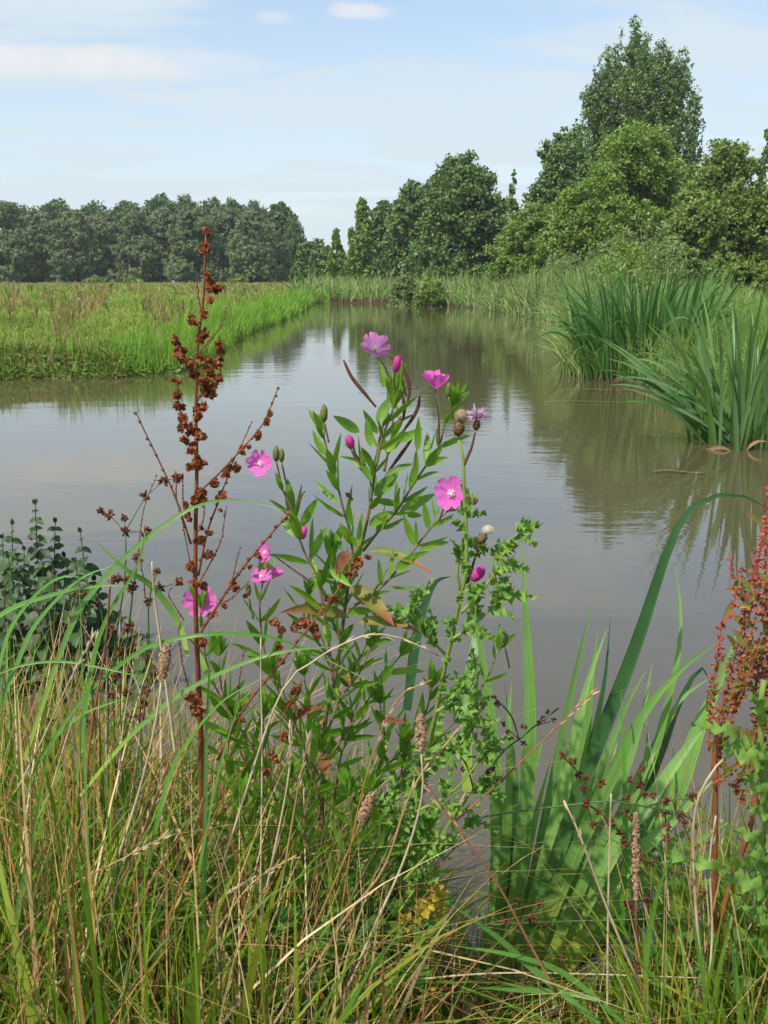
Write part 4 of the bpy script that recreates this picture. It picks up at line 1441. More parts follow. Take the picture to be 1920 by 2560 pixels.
random.seed(60)
DD = 1.25
db = P(508, 2300, 1.36)
db.z = float(zg(db.x, db.y))
dk = thing('dead_dock', db, 'tall dead rust-brown dock stalk with clustered dry seeds standing left of the willowherb', 'wild plant')
dm = smooth_path([db, P(505, 2000, 1.3), P(502, 1842, 1.28), P(489, 1530, DD), P(489, 1319, DD), P(492, 1167, DD), P(490, 1060, DD), P(490, 977, DD), P(493, 866, DD), P(502, 803, DD), P(510, 740, DD), P(511, 677, DD), P(515, 582, DD)], 40)
mb = MB()
mb.tube(dm, [.0068 * (1 - .82 * (i / 40) ** .9) for i in range(41)], 7)
mb.build('stem', 'dock_stem', dk)
dbr = [(C, [(560, 1180), (500, 1080), (430, 930)], .0012), (C, [(540, 1640), (470, 1500), (450, 1250)], .0012), (C, [(600, 1450), (660, 1330), (700, 1180)], .0012),
       (C, [(600, 1440), (700, 1330), (790, 1230), (785, 960)], .001), (C, [(640, 840), (590, 790), (550, 730)], .0009), (C, [(640, 720), (620, 600), (605, 470)], .0009),
       (C, [(610, 1060), (700, 960), (800, 830), (835, 700)], .0009),
       (C, [(560, 2560), (440, 2200), (330, 1950), (200, 1680), (130, 1530)], .0016), (C, [(620, 2150), (720, 2060), (850, 1930), (1100, 1650), (1180, 1500), (1250, 1320)], .0015),
       (C, [(870, 1950), (960, 1770), (1040, 1600)], .0009),
       (B, [(330, 1480), (430, 1000), (540, 700), (660, 380), (740, 250)], .0017), (B, [(340, 1560), (560, 1150), (610, 900), (640, 720)], .0011), (B, [(330, 1000), (390, 850), (400, 700)], .0009),
       (B, [(300, 2190), (480, 1900), (700, 1560), (900, 1290), (1120, 1030), (1330, 790)], .0021), (B, [(560, 1790), (700, 1720), (880, 1550)], .001), (B, [(700, 1560), (740, 1350), (790, 1180)], .0009),
       (B, [(270, 1450), (210, 1180), (150, 850), (130, 700)], .0009), (B, [(170, 760), (160, 560), (165, 380)], .0009), (B, [(90, 650), (90, 480), (85, 330)], .0009),
       (B, [(1400, 740), (1440, 660), (1490, 560)], .0008),
       (M, [(120, 1520), (300, 1170), (560, 850), (700, 670), (900, 420), (960, 330)], .0019), (M, [(560, 1250), (640, 1100), (700, 1000)], .001),
       (K, [(810, 640), (850, 300), (930, 90)], .0009), (K, [(860, 820), (850, 700), (820, 550)], .0009), (K, [(1160, 1480), (1080, 1200), (1050, 900)], .001),
       (K, [(1090, 950), (1000, 800), (1040, 740)], .0009), (M, [(280, 1180), (270, 1000), (310, 740)], .001)]
for fr, pts, r in dbr:
    pp = path(fr, pts, DD + random.uniform(-.03, .03), 16)
    mb = MB()
    mb.tube(pp, [r * (1 - .5 * i / 16) for i in range(17)], 5)
    for i in range(2, 17):                    # little joints
        if random.random() < .8:
            mb.blob(pp[i] + Vector((random.uniform(-1, 1), 0, random.uniform(-1, 1))) * r, r * 1.5, 5, 3)
    mb.build('branch', 'dock_stem', dk)
cl = []
for (x, y, r) in ((685, 110, 26), (672, 190, 20), (668, 245, 26), (690, 420, 26), (695, 520, 34), (755, 505, 36), (740, 545, 24), (700, 640, 28), (658, 750, 26), (570, 805, 26), (600, 815, 16), (640, 920, 42), (435, 925, 18),
                  (450, 980, 30), (480, 1045, 40), (500, 1095, 34), (545, 1140, 34), (660, 1090, 40), (780, 980, 28), (790, 1030, 28), (785, 1085, 22), (710, 1185, 40), (775, 1160, 32), (790, 1232, 36), (605, 1265, 50), (670, 1262, 42),
                  (740, 1310, 36), (700, 1380, 44), (680, 1330, 36), (640, 1480, 44), (620, 1575, 40), (448, 1275, 24), (458, 1395, 36), (465, 1460, 40), (490, 1550, 44), (550, 1650, 55), (625, 1700, 50), (512, 1750, 28),
                  (560, 1830, 42), (600, 1925, 50), (650, 1930, 36), (915, 1960, 44), (830, 1990, 26), (740, 2075, 28), (795, 2180, 30), (650, 2170, 44), (1090, 1705, 28), (1155, 1590, 20), (1180, 1530, 18), (970, 1800, 16)):
    cl.append((C(x, y), r * .3165))
for (x, y, r) in ((360, 640, 90), (290, 660, 50), (500, 475, 40), (580, 620, 48), (190, 705, 32), (230, 830, 34), (355, 1100, 48), (440, 1270, 46), (240, 1400, 40), (250, 1340, 24), (700, 1600, 60), (460, 1030, 30), (370, 960, 24),
                  (330, 1570, 50), (400, 1600, 34), (830, 1700, 20), (610, 1820, 28), (1000, 1250, 30), (890, 1385, 22), (110, 420, 34), (120, 1550, 36), (480, 1900, 40), (825, 150, 18), (890, 75, 16), (1290, 855, 14), (565, 770, 14)):
    cl.append((B(x, y), r * .229))
for (x, y, r) in ((1150, 1440, 40), (1160, 1490, 48), (1190, 1080, 34), (1130, 1410, 26), (1310, 1450, 0)):
    if r: cl.append((K(x, y), r * .422))
for (x, y, r) in ((525, 545, 34), (550, 630, 28), (740, 580, 60), (790, 630, 34), (900, 420, 36), (1090, 165, 38), (1150, 115, 18), (560, 840, 24), (660, 1050, 40), (640, 1130, 24), (970, 310, 20), (1040, 230, 24), (550, 740, 20), (840, 500, 16), (570, 1360, 34), (500, 1500, 30), (450, 1610, 36), (290, 1240, 18)):
    cl.append((M(x, y), r * .3617))
for (p, r) in cl:
    mb = MB()
    rr = r * DD / F
    for q_ in range(3):
        o_ = Vector((random.gauss(0, .45), random.gauss(0, .3), random.gauss(0, .45))) * rr
        seed_cluster(mb, P(p[0], p[1], DD + random.uniform(-.015, .01)) + o_, rr * random.uniform(.6, .95), int(5 + 22 * min(1, r / 14)), .0021 + .0009 * min(1, r / 14))
    mb.build('seed_cluster', 'dock_seed', dk, False)

# -- the red dock at the right
random.seed(70)
rdb = P(1745, 2560, 1.36)
rdb.z = float(zg(rdb.x, rdb.y))
rd = thing('red_dock', rdb, 'russet dock thick with pinkish and orange seed whorls at the right edge', 'wild plant')
DR = 1.27
rst = [(R, [(240, 2000), (270, 1700), (380, 1250), (430, 1050), (490, 780), (540, 500), (560, 400)], .0022, .25), (R, [(215, 1850), (225, 1500), (255, 1280), (300, 1000), (310, 900), (400, 790), (400, 560), (350, 370)], .0012, .55),
       (R, [(560, 2200), (600, 1700), (640, 1250), (645, 800), (630, 500), (650, 50), (660, -150)], .0026, .2), (R, [(500, 900), (560, 640), (600, 300), (645, 80)], .0013, .6),
       (R, [(440, 1450), (470, 1100), (480, 850), (455, 640), (460, 450)], .0012, 2), (R, [(560, 1400), (600, 1100), (640, 900), (660, 700)], .0013, .3),
       (R, [(480, 2100), (540, 1800), (620, 1500), (680, 1300)], .0014, -1), (R, [(240, 2100), (350, 2020), (430, 1950), (520, 1900)], .0012, -1), (R, [(480, 2250), (420, 2100), (480, 2000)], .0012, -1),
       (R, [(320, 1720), (420, 1500), (470, 1330)], .0011, -1), (R, [(700, 2000), (690, 1500), (700, 900), (700, 300)], .002, .3),
       (R, [(330, 1650), (420, 1350), (520, 1000), (590, 700), (600, 560)], .0014, .25), (R, [(600, 1750), (570, 1500), (560, 1250), (590, 1000)], .0014, -1), (R, [(640, 1700), (680, 1450), (660, 1200), (680, 1000)], .0014, -1),
       (R, [(420, 1500), (520, 1250), (600, 1020)], .0013, -1), (R, [(560, 2050), (530, 1850), (590, 1650), (640, 1600)], .0014, -1), (R, [(620, 900), (680, 600), (690, 420)], .0013, .35),
       (R, [(560, 2300), (620, 2150), (600, 2000), (640, 1900)], .0014, -1), (R, [(330, 2000), (300, 1850), (330, 1700)], .0011, -1)]
mb = MB()
pp = smooth_path([rdb, P(1762, 2492, 1.34), P(1782, 2344, 1.32), P(1786, 2200, 1.3), P(1790, 1900, DR), P(*R(270, 1690), DR)], 20)
mb.tube(pp, [.0062 - .003 * i / 20 for i in range(21)], 7)
mb.tube(smooth_path([pp[6], P(1827, 2205, 1.3), P(1880, 2050, DR), P(*R(600, 1700), DR)], 12), [.0052 - .002 * i / 12 for i in range(13)], 7)
mb.build('stem', 'red_stem', rd)
for fr, pts, r, pink in rst:
    d_ = DR + random.uniform(-.04, .04)
    pp = path(fr, pts, d_, 26)
    mb = MB(); mb.tube(pp, [r * (1 - .5 * i / 26) for i in range(27)], 5)
    mb.build('branch', 'red_stem' if pink < 1 else 'dock_stem', rd)
    m1, m2 = MB(), MB()
    nw = max(6, int((pp[0] - pp[-1]).length / .0135))
    for k in range(nw):
        t = .12 + .88 * (k + random.uniform(-.2, .2)) / nw
        i = min(25, int(t * 26))
        c = pp[i].lerp(pp[i + 1], min(1, t * 26 - i))
        top = t > 1 - pink if pink > 0 else False
        size = (.0098 if r > .0012 else .0066) * (1.15 - .5 * t)
        tgt = m2 if top else m1
        for j in range(int(7 + 9 * (1 - t))):
            v = Vector((random.gauss(0, 1), random.gauss(0, 1), random.gauss(-.1, .5))).normalized() * size * random.uniform(.55, 1)
            tgt.flake(c + v, .0027 * random.uniform(.75, 1.2))
            if j % 2 == 0: tgt.blob(c + v * .9, .0013, 5, 3)
    if m1.v: m1.build('seed_whorls', 'red_seed' if pink < 1 else 'dock_seed', rd, False)
    if m2.v: m2.build('seed_whorls', 'pink_seed' if pink < 1 else 'dock_seed', rd, False)
    lf = MB()
    for k in range(5):
        c = pp[random.randint(4, 22)]
        lf.leaf(c, c + Vector((random.uniform(-.03, .03), random.uniform(-.01, .01), random.uniform(-.005, .03))), .007, None, .1)
    lf.build('foliage', 'willowherb_red', rd)

# -- yellow flag iris
random.seed(80)
ib = G(1270, 2470, 0)
iris = thing('flag_iris', (ib.x, ib.y, 0), 'tall clump of broad sword-shaped iris leaves standing in the water edge at lower right', 'water plant')
IR = [  # frame, points, width in frame px, material, distance offset
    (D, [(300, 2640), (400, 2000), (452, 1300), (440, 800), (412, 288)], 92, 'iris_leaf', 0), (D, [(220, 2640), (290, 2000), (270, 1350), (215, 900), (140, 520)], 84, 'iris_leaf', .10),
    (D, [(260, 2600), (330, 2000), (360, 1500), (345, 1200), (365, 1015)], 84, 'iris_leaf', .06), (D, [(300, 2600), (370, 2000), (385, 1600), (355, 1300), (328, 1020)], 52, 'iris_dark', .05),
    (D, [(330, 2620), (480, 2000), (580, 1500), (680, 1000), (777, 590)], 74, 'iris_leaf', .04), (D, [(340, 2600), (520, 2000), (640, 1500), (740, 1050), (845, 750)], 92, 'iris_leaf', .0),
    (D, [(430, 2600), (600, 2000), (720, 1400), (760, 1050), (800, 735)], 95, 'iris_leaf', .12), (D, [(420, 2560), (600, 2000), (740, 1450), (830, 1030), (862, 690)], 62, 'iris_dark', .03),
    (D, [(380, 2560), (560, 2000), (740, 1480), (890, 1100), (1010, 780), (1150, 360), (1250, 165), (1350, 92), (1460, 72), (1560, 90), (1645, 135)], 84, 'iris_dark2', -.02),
    (D, [(480, 2560), (800, 1900), (1040, 1500), (1170, 1050), (1215, 800), (1208, 560), (1175, 380)], 54, 'iris_leaf', .03), (D, [(420, 2520), (680, 1900), (900, 1430), (1050, 1150), (1230, 950), (1410, 818)], 104, 'iris_leaf', -.03),
    (D, [(400, 2540), (640, 1900), (820, 1450), (950, 1130), (1052, 950)], 62, 'iris_leaf', .05), (D, [(440, 2540), (720, 1900), (920, 1500), (1020, 1200), (1075, 918)], 74, 'iris_leaf', .08),
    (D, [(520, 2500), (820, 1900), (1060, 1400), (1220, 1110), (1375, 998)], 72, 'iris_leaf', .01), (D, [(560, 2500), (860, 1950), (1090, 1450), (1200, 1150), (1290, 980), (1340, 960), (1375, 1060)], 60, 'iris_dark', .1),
    (D, [(600, 2500), (940, 2000), (1180, 1600), (1310, 1250), (1430, 980), (1510, 740)], 125, 'iris_leaf', .06), (D, [(700, 2300), (960, 1750), (1040, 1400), (1050, 1190)], 50, 'iris_leaf', -.02),
    (D, [(900, 2560), (935, 1900), (930, 1400), (912, 1000)], 34, 'iris_leaf2', -.12), (D, [(560, 2520), (900, 2000), (1120, 1700), (1180, 1500), (1175, 1320)], 44, 'iris_leaf', .0),
    (D, [(280, 2600), (400, 2000), (470, 1500), (520, 1300), (490, 1360)], 50, 'iris_leaf', .08),
    (E, [(330, 1400), (600, 1000), (900, 650), (1150, 450), (1330, 330)], 95, 'iris_leaf', .03), (E, [(380, 1380), (700, 1000), (1000, 760), (1250, 560), (1420, 480)], 90, 'iris_leaf', .08),
    (E, [(420, 1400), (620, 1200), (840, 1010), (1010, 860), (1130, 720)], 85, 'iris_leaf', -.04), (E, [(300, 1420), (420, 1100), (520, 800), (690, 330), (760, 120)], 80, 'iris_leaf', -.03),
    (E, [(260, 1450), (340, 1150), (400, 850), (480, 500), (560, 200)], 95, 'iris_leaf', -.02), (E, [(230, 1460), (270, 1100), (290, 750), (275, 300)], 80, 'iris_leaf', .02),
    (E, [(420, 1350), (540, 1150), (700, 950), (880, 780)], 60, 'iris_dark', .06), (E, [(600, 1300), (900, 900), (1120, 700), (1300, 640)], 60, 'iris_leaf', .02),
    (E, [(300, 1500), (420, 1430), (520, 1380), (600, 1330)], 60, 'iris_dead', -.02), (E, [(170, 1500), (200, 1250), (225, 1050), (200, 900)], 60, 'iris_leaf', .03),
    (E, [(1150, 1080), (1140, 800), (1060, 620), (990, 480)], 60, 'iris_dark', -.08), (E, [(1060, 1080), (1080, 960), (1100, 870)], 60, 'iris_leaf', -.06),
    (E, [(520, 1300), (700, 1120), (1000, 1010), (1180, 930)], 60, 'iris_leaf', .1), (E, [(560, 1000), (700, 900), (900, 700)], 50, 'iris_dead', .1),
    (D, [(560, 2500), (860, 1900), (1100, 1560), (1290, 1300), (1420, 1170)], 96, 'iris_leaf', -.07), (D, [(600, 2450), (950, 1950), (1200, 1700), (1400, 1500)], 84, 'iris_leaf', -.06),
    (D, [(640, 2400), (1000, 2050), (1260, 1850), (1480, 1720)], 80, 'iris_leaf', -.08), (D, [(540, 2500), (800, 2000), (960, 1650), (1090, 1380)], 84, 'iris_leaf', -.08),
    (D, [(520, 2500), (720, 2050), (860, 1760), (1000, 1600)], 70, 'iris_leaf', -.1), (D, [(620, 2500), (900, 2200), (1100, 2050), (1250, 2010)], 66, 'iris_leaf', -.1),
    (E, [(420, 1420), (720, 1060), (980, 840), (1200, 620), (1330, 430)], 88, 'iris_leaf', .12), (E, [(460, 1420), (800, 1120), (1060, 960), (1260, 800), (1380, 700)], 80, 'iris_leaf', .0),
    (E, [(380, 1400), (600, 900), (760, 550), (860, 250), (905, 60)], 80, 'iris_leaf', .14), (E, [(430, 1400), (700, 900), (900, 560), (1030, 300), (1080, 120)], 76, 'iris_leaf', .10),
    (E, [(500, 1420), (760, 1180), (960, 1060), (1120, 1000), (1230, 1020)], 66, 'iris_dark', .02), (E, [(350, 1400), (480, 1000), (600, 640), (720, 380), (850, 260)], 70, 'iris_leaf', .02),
    (E, [(500, 1440), (900, 960), (1120, 780), (1300, 640), (1500, 600)], 84, 'iris_leaf', .16), (E, [(330, 1420), (440, 1200), (540, 1060), (640, 980)], 64, 'iris_dead', .12),
    (A, [(1150, 2900), (1150, 2300), (1200, 1950), (1155, 1650)], 75, 'iris_leaf', .15), (A, [(780, 2400), (830, 2000), (890, 1750), (960, 1610), (1050, 1575)], 66, 'iris_dark', .25),
]
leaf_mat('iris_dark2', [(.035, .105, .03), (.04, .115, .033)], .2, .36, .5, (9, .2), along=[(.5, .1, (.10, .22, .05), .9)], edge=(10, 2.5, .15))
leaf_mat('iris_leaf2', [(.07, .24, .02), (.08, .25, .025)], .35, .4, .4, (9, .15), edge=(8, 2.5, .15))
for fr, pts, w, mt, do in IR:
    dd = 1.66 + do
    n = len(pts)
    k = .4943 if fr in (D, E) else .4068
    pp = path(fr, [(x, y, dd - .05 + .16 * (i / (n - 1))) for i, (x, y) in enumerate(pts)], dd, 20)
    blunt = random.uniform(2.6, 4.2)
    if fr is E: w *= .8
    ws = [1.0 * w * k * dd / F * max(.03, (.82 + .22 * math.sin(math.pi * min(1, i / 20 * 1.1))) * (1 - (i / 20) ** blunt)) for i in range(21)]
    mb = MB()
    mb.strip(pp, ws, (random.uniform(-.3, .3), -1, .25), random.uniform(.04, .10), random.uniform(-.25, .25))
    mb.build('leaf', mt, iris)

# -- water mint
random.seed(90)
mc = G(130, 1640, 0)
mint = thing('water_mint', mc, 'dark bushy water mint with round toothed leaves in the water at the left', 'water plant')


def heart(t):
    return (math.sin(math.pi * min(1, t ** .6)) ** .65) if 0 < t < 1 else .1


shoots = [(30, 1305, 3.15), (88, 1255, 3.2), (138, 1300, 3.25), (200, 1325, 3.15), (20, 1390, 3.05), (60, 1370, 3.1), (105, 1390, 3.05), (160, 1385, 3.3), (185, 1400, 3.05), (5, 1340, 3.3), (235, 1445, 3.15), (130, 1420, 2.95),
          (50, 1440, 2.95), (90, 1460, 2.9), (170, 1470, 2.95), (210, 1480, 3.0), (330, 1560, 3.1), (370, 1590, 3.0), (300, 1530, 3.1), (10, 1480, 2.95), (-30, 1400, 3.1), (-20, 1480, 3.0)]
for (px, py, d) in shoots:
    tip = P(px, py, d)
    bx = tip.x + random.uniform(-.05, .05)
    h = tip.z
    pts = smooth_path([(bx, d + .03, -.03), (bx + (tip.x - bx) * .4, d, h * .5), tip], 10)
    mb = MB()
    mb.tube(pts, [.0035 - .0002 * i for i in range(11)], 5)
    st = mb.build('stem', 'mint_stem', mint)
    lf = MB()
    m = max(6, int(h / .034))
    ph = random.uniform(0, 3)
    for k in range(m):
        t = .12 + .88 * k / m
        i = min(9, int(t * 10))
        c = pts[i].lerp(pts[i + 1], t * 10 - i)
        ph += 1.57
        ln = (.056 if t < .7 else .056 * (1.1 - t) / .4) * random.uniform(.8, 1.15)
        for s in (0, math.pi):
            a = ph + s + random.uniform(-.2, .2)
            dr = Vector((math.cos(a), math.sin(a), random.uniform(-.75, .15)))
            lf.leaf(c, c + dr * ln, ln * .8, (dr.x * .4, -.8 + dr.y * .4, .75), .2, .12, 6, heart)
    tuft(lf, pts[-1] - Vector((0, 0, .01)), Vector((0, 0, 1)), 5, .022, .012)
    lf.build('foliage', 'mint_leaf', st)


# -- rushes
def rush_star(mb, c, r):
    for k in range(13):
        v = Vector(ndir(1)[0])
        a = v.orthogonal().normalized() * r * .25
        b = v.cross(a).normalized() * r * .25
        c0 = c + v * r * .12
        e = c + v * r * random.uniform(.8, 1.1)
        m_ = c + v * r * .5
        mb.add([c0, m_ + a, m_ + b, m_ - a, m_ - b, e], [(0, 1, 2), (0, 2, 3), (0, 3, 4), (0, 4, 1), (5, 2, 1), (5, 3, 2), (5, 4, 3), (5, 1, 4)])


def rush(label, fr, stems, heads, d, r, root):
    b = P(root[0], root[1], root[2])
    b.z = max(0, float(zg(b.x, b.y)))
    o = thing('jointed_rush', b, label, 'rush', 'rushes with brown star heads')
    for s in stems:
        mb = MB()
        pp = path(fr, s, d, 14, .01)
        mb.tube(pp, .0013 if len(s) > 2 else .0007, 5)
        mb.build('stem', 'rush_stem', o)
    for (x, y) in heads:
        p = fr(x, y)
        mb = MB()
        rush_star(mb, P(p[0], p[1], d + random.uniform(-.015, .01)), r * random.uniform(.85, 1.15) * d / F)
        mb.build('flower_head', 'rush_head', o, False)
    return o


random.seed(95)
rush('tall jointed rush with brown starry heads between the dead dock and the mint', K,
     [[(690, 2500), (680, 1700), (670, 1200), (740, 700), (742, 430)], [(742, 430), (650, 325)], [(650, 325), (597, 310)], [(740, 425), (738, 340)], [(742, 425), (862, 215)], [(862, 215), (970, 125)], [(970, 125), (1050, 105)],
      [(740, 425), (865, 425)], [(690, 1300), (760, 1000), (790, 750), (820, 580)], [(700, 700), (760, 700)], [(600, 2300), (640, 1500), (590, 850), (455, 790)], [(740, 2400), (720, 1700), (700, 1130), (655, 1000)],
      [(790, 2300), (800, 1900), (870, 1380)], [(850, 800), (1060, 720)], [(860, 2200), (830, 1500), (880, 1165), (880, 840), (930, 665)]],
     [(597, 310), (650, 325), (738, 340), (740, 425), (865, 425), (970, 125), (862, 215), (1050, 105), (820, 580), (930, 665), (700, 705), (665, 715), (760, 705), (790, 750), (780, 770), (1060, 720), (880, 840), (945, 755), (590, 855), (515, 800), (455, 790),
      (655, 1005), (760, 990), (700, 1130), (880, 1165), (690, 1270), (600, 1290), (870, 1380), (845, 1440), (820, 1515), (300, 1545), (750, 1385), (510, 1550), (660, 1390)], 1.5, 18, (300, 2250, 1.62))
rush('low rush sprawling with dark brown starry heads in front of the iris', E,
     [[(150, 500), (450, 455), (700, 425), (860, 410), (1050, 440), (1240, 480), (1300, 550)], [(740, 425), (700, 275), (615, 178)], [(700, 275), (670, 208)], [(740, 425), (727, 347)], [(740, 300), (812, 322)], [(740, 425), (800, 460), (862, 522)],
      [(740, 425), (775, 533)], [(800, 460), (915, 575), (935, 625), (1015, 690), (1070, 725)], [(860, 410), (945, 395), (1008, 325), (1012, 255)], [(945, 395), (960, 300)], [(1008, 325), (1035, 378)], [(1050, 440), (1135, 410), (1283, 390)],
      [(1135, 410), (1080, 380)], [(1135, 470), (1147, 540), (1150, 600)], [(1135, 470), (1218, 485), (1240, 525)], [(260, 1035), (600, 1020), (950, 1010), (1255, 1000)], [(395, 918), (370, 1000), (300, 1150)], [(1300, 990), (1200, 1003)],
      [(700, 1500), (640, 1255), (560, 1150), (515, 1045), (465, 1010)], [(980, 1400), (960, 1100), (975, 960), (1040, 915)], [(975, 960), (950, 925)], [(505, 930), (470, 1000)]],
     [(615, 178), (670, 208), (700, 275), (740, 297), (727, 347), (812, 322), (740, 425), (800, 460), (775, 533), (862, 522), (915, 575), (935, 625), (960, 300), (1012, 255), (1008, 325), (1035, 378), (1080, 380), (1135, 410), (1135, 470), (1218, 485), (1240, 525), (1147, 540),
      (1150, 600), (1283, 390), (945, 395), (940, 465), (970, 495), (1015, 690), (1070, 725), (395, 918), (505, 930), (465, 1010), (515, 1045), (950, 925), (975, 960), (1040, 915), (1255, 1000), (1300, 990), (610, 1200), (635, 1255), (720, 1325), (570, 1330), (580, 1490), (1000, 1240), (1325, 880), (1080, 1430), (330, 1010)],
     1.28, 17, (1480, 2560, 1.3))
rush('slender rush with tiny brown heads leaning between the thistle and the iris', E,
     [[(60, 520), (170, 350), (330, 150), (400, 100), (480, 30), (600, -60)], [(400, 100), (360, -20), (270, -120)], [(170, 350), (130, 220), (60, 150)], [(170, 350), (240, 260), (270, 240)], [(480, 30), (580, 0)], [(360, 60), (420, 120)], [(130, 220), (150, 95)]],
     [(270, -120), (290, -80), (345, 60), (360, 90), (425, 35), (425, 120), (500, 15), (520, -10), (545, -40), (575, 0), (60, 150), (95, 155), (140, 160), (150, 95), (118, 250), (165, 255), (240, 262), (265, 245), (210, 205), (320, 20)],
     1.3, 11, (1100, 2300, 1.34))

# ------------------------------------------------------------------ single grass blades and dry stalks that stand out
random.seed(100)


def blade(pts, w, mat, label, d=1.25, fr=PX, group='arching green blades on the bank', name='grass_blade'):
    if len(pts[-1]) == 3: pass
    pp = path(fr, pts, d, 22, .015)
    b = pp[0]
    k = d / F
    mb = MB()
    ws = [.8 * w * k * (min(1, .6 + 1.2 * i / 22) * (1 - (i / 22) ** 3) + .04) for i in range(23)]
    mb.strip(pp, ws, (random.uniform(-.3, .3), -1, .6), .14, random.uniform(-.5, .5))
    return tag(mb.build(name, mat), label, 'grass blade', group)


for pts, w, lab in (
        ([(-120, 1660), (0, 1538), (127, 1488), (253, 1464), (321, 1466)], 18, 'broad green blade arching in from the left edge over the mint'),
        ([(-40, 1850), (30, 1690), (84, 1568), (190, 1454), (287, 1412)], 17, 'green blade bending right across the mint, below its tops'),
        ([(60, 1900), (173, 1576), (253, 1454), (359, 1352), (464, 1277), (549, 1250), (620, 1253), (720, 1278)], 19, 'longest pale green blade arching up right past the dead dock'),
        ([(100, 1900), (211, 1741), (338, 1635), (422, 1601), (527, 1585), (652, 1589), (753, 1618), (862, 1672), (927, 1703)], 15, 'long green blade bowed over in front of the willowherb stem'),
        ([(200, 1990), (316, 1850), (443, 1740), (591, 1665), (700, 1631), (812, 1618), (880, 1625)], 17, 'pale green blade rising right from the bank below the dead dock'),
        ([(225, 2300), (215, 2000), (207, 1741), (203, 1572), (192, 1374)], 12, 'thin upright green blade in front of the mint'),
        ([(500, 2500), (510, 2250), (515, 1850), (523, 1700), (523, 1545)], 17, 'upright bright green blade beside the dead dock'),
        ([(470, 1640), (443, 1551), (380, 1466), (316, 1424), (236, 1350)], 22, 'broad pale blade leaning left behind the rush'),
        ([(190, 1950), (232, 1656), (274, 1530), (338, 1424), (363, 1331), (330, 1316)], 16, 'dark green blade with a bent tip by the rush heads'),
        ([(-20, 1760), (15, 1600), (60, 1520), (127, 1455), (190, 1440), (240, 1475)], 14, 'thin green blade making a low arch at the left edge'),
        ([(350, 2250), (420, 1950), (480, 1840), (560, 1750), (650, 1700)], 16, 'dark green blade leaning right below the pink flowers'),
        ([(480, 2280), (520, 2050), (560, 1880), (610, 1720)], 13, 'narrow green blade just right of the dead dock'),
        ([(1500, 2560), (1330, 2420), (1240, 2340), (1115, 2252)], 26, 'broad green blade leaning left over the iris foot'),
        ([(1560, 2560), (1420, 2440), (1290, 2390), (1120, 2362)], 22, 'broad green blade lying low across the iris foot'),
        ([(1500, 2500), (1400, 2480), (1290, 2475), (1185, 2468)], 20, 'flat green blade near the bottom right of the bank'),
        ([(880, 2560), (950, 2500), (1010, 2440), (1055, 2405)], 22, 'short stout green blade low beside the thistle foot'),
        ([(480, 2560), (560, 2520), (620, 2500), (760, 2490)], 18, 'yellow-tipped green blade at the bottom edge'),
        ([(1620, 2560), (1615, 2400), (1640, 2250), (1680, 2130)], 20, 'green blade leaning right below the red dock'),
        ([(1850, 2560), (1840, 2450), (1820, 2300)], 20, 'upright green blade at the bottom right corner'),
        ([(1780, 2560), (1750, 2400), (1725, 2260)], 16, 'yellowish green blade in front of the red dock stem'),
        ([(20, 2560), (40, 2300), (80, 2100), (125, 1850)], 20, 'blurred pale green blade close to the camera at the left'),
        ([(300, 2560), (280, 2350), (330, 2150), (420, 1990)], 16, 'green blade crossing the dry stalks at lower left'),
        ([(60, 2000), (110, 1880), (200, 1790), (330, 1740)], 12, 'thin green blade low at the left in the dry grass'),
        ([(-40, 1700), (60, 1662), (170, 1655), (300, 1680), (390, 1700)], 9, 'hair-thin green blade lying nearly level at the left')):
    blade(pts, w, 'blade_green' if 'pale' not in lab else 'iris_leaf', lab, 1.22 if pts[0][1] < 2100 else 1.15)


def stalk(pts, w, mat, label, head=None, d=1.2, group='dry grass stalks on the bank'):
    pp = path(PX, pts, d, 18, .01)
    o = thing('dry_grass_stalk', pp[0], label, 'dry stalk', group)
    r = w * .5 * d / F
    mb = MB()
    mb.tube(pp, [r * (1 - .4 * i / 18) for i in range(19)], 5)
    mb.build('stalk', mat, o)
    if head == 'timothy' or head == 'plantain':
        hd = MB()
        ax = (pp[-1] - pp[-4]).normalized()
        ln, rr = (.045, .0075) if head == 'timothy' else (.14, .005)
        m = 230
        for k in range(m):
            t = random.random()
            v = Vector(ndir(1)[0])
            v = (v - ax * v.dot(ax)).normalized()
            hd.flake(pp[-1] + ax * ln * t + v * rr * (math.sin(math.pi * (.12 + .8 * t)) ** .5) * random.uniform(.6, 1), .0022, (v + ax * .3), 1.6)
        hd.tube([pp[-1], pp[-1] + ax * ln], [rr * .6, rr * .5], 6)
        hd.build('seed_head', 'seed_spike', o, False)
    elif head == 'wisp':
        hd = MB()
        for k in range(12):
            t = .72 + .28 * k / 12
            i = min(17, int(t * 18))
            c = pp[i]
            ax = (pp[i + 1] - pp[i]).normalized()
            v = Vector(ndir(1)[0])
            e = c + (ax + v * .35).normalized() * random.uniform(.008, .02)
            hd.leaf(c, e, .0024, (0, -1, .3), 0, .1, 3)
        hd.build('seed_head', 'straw_pale', o)
    return o


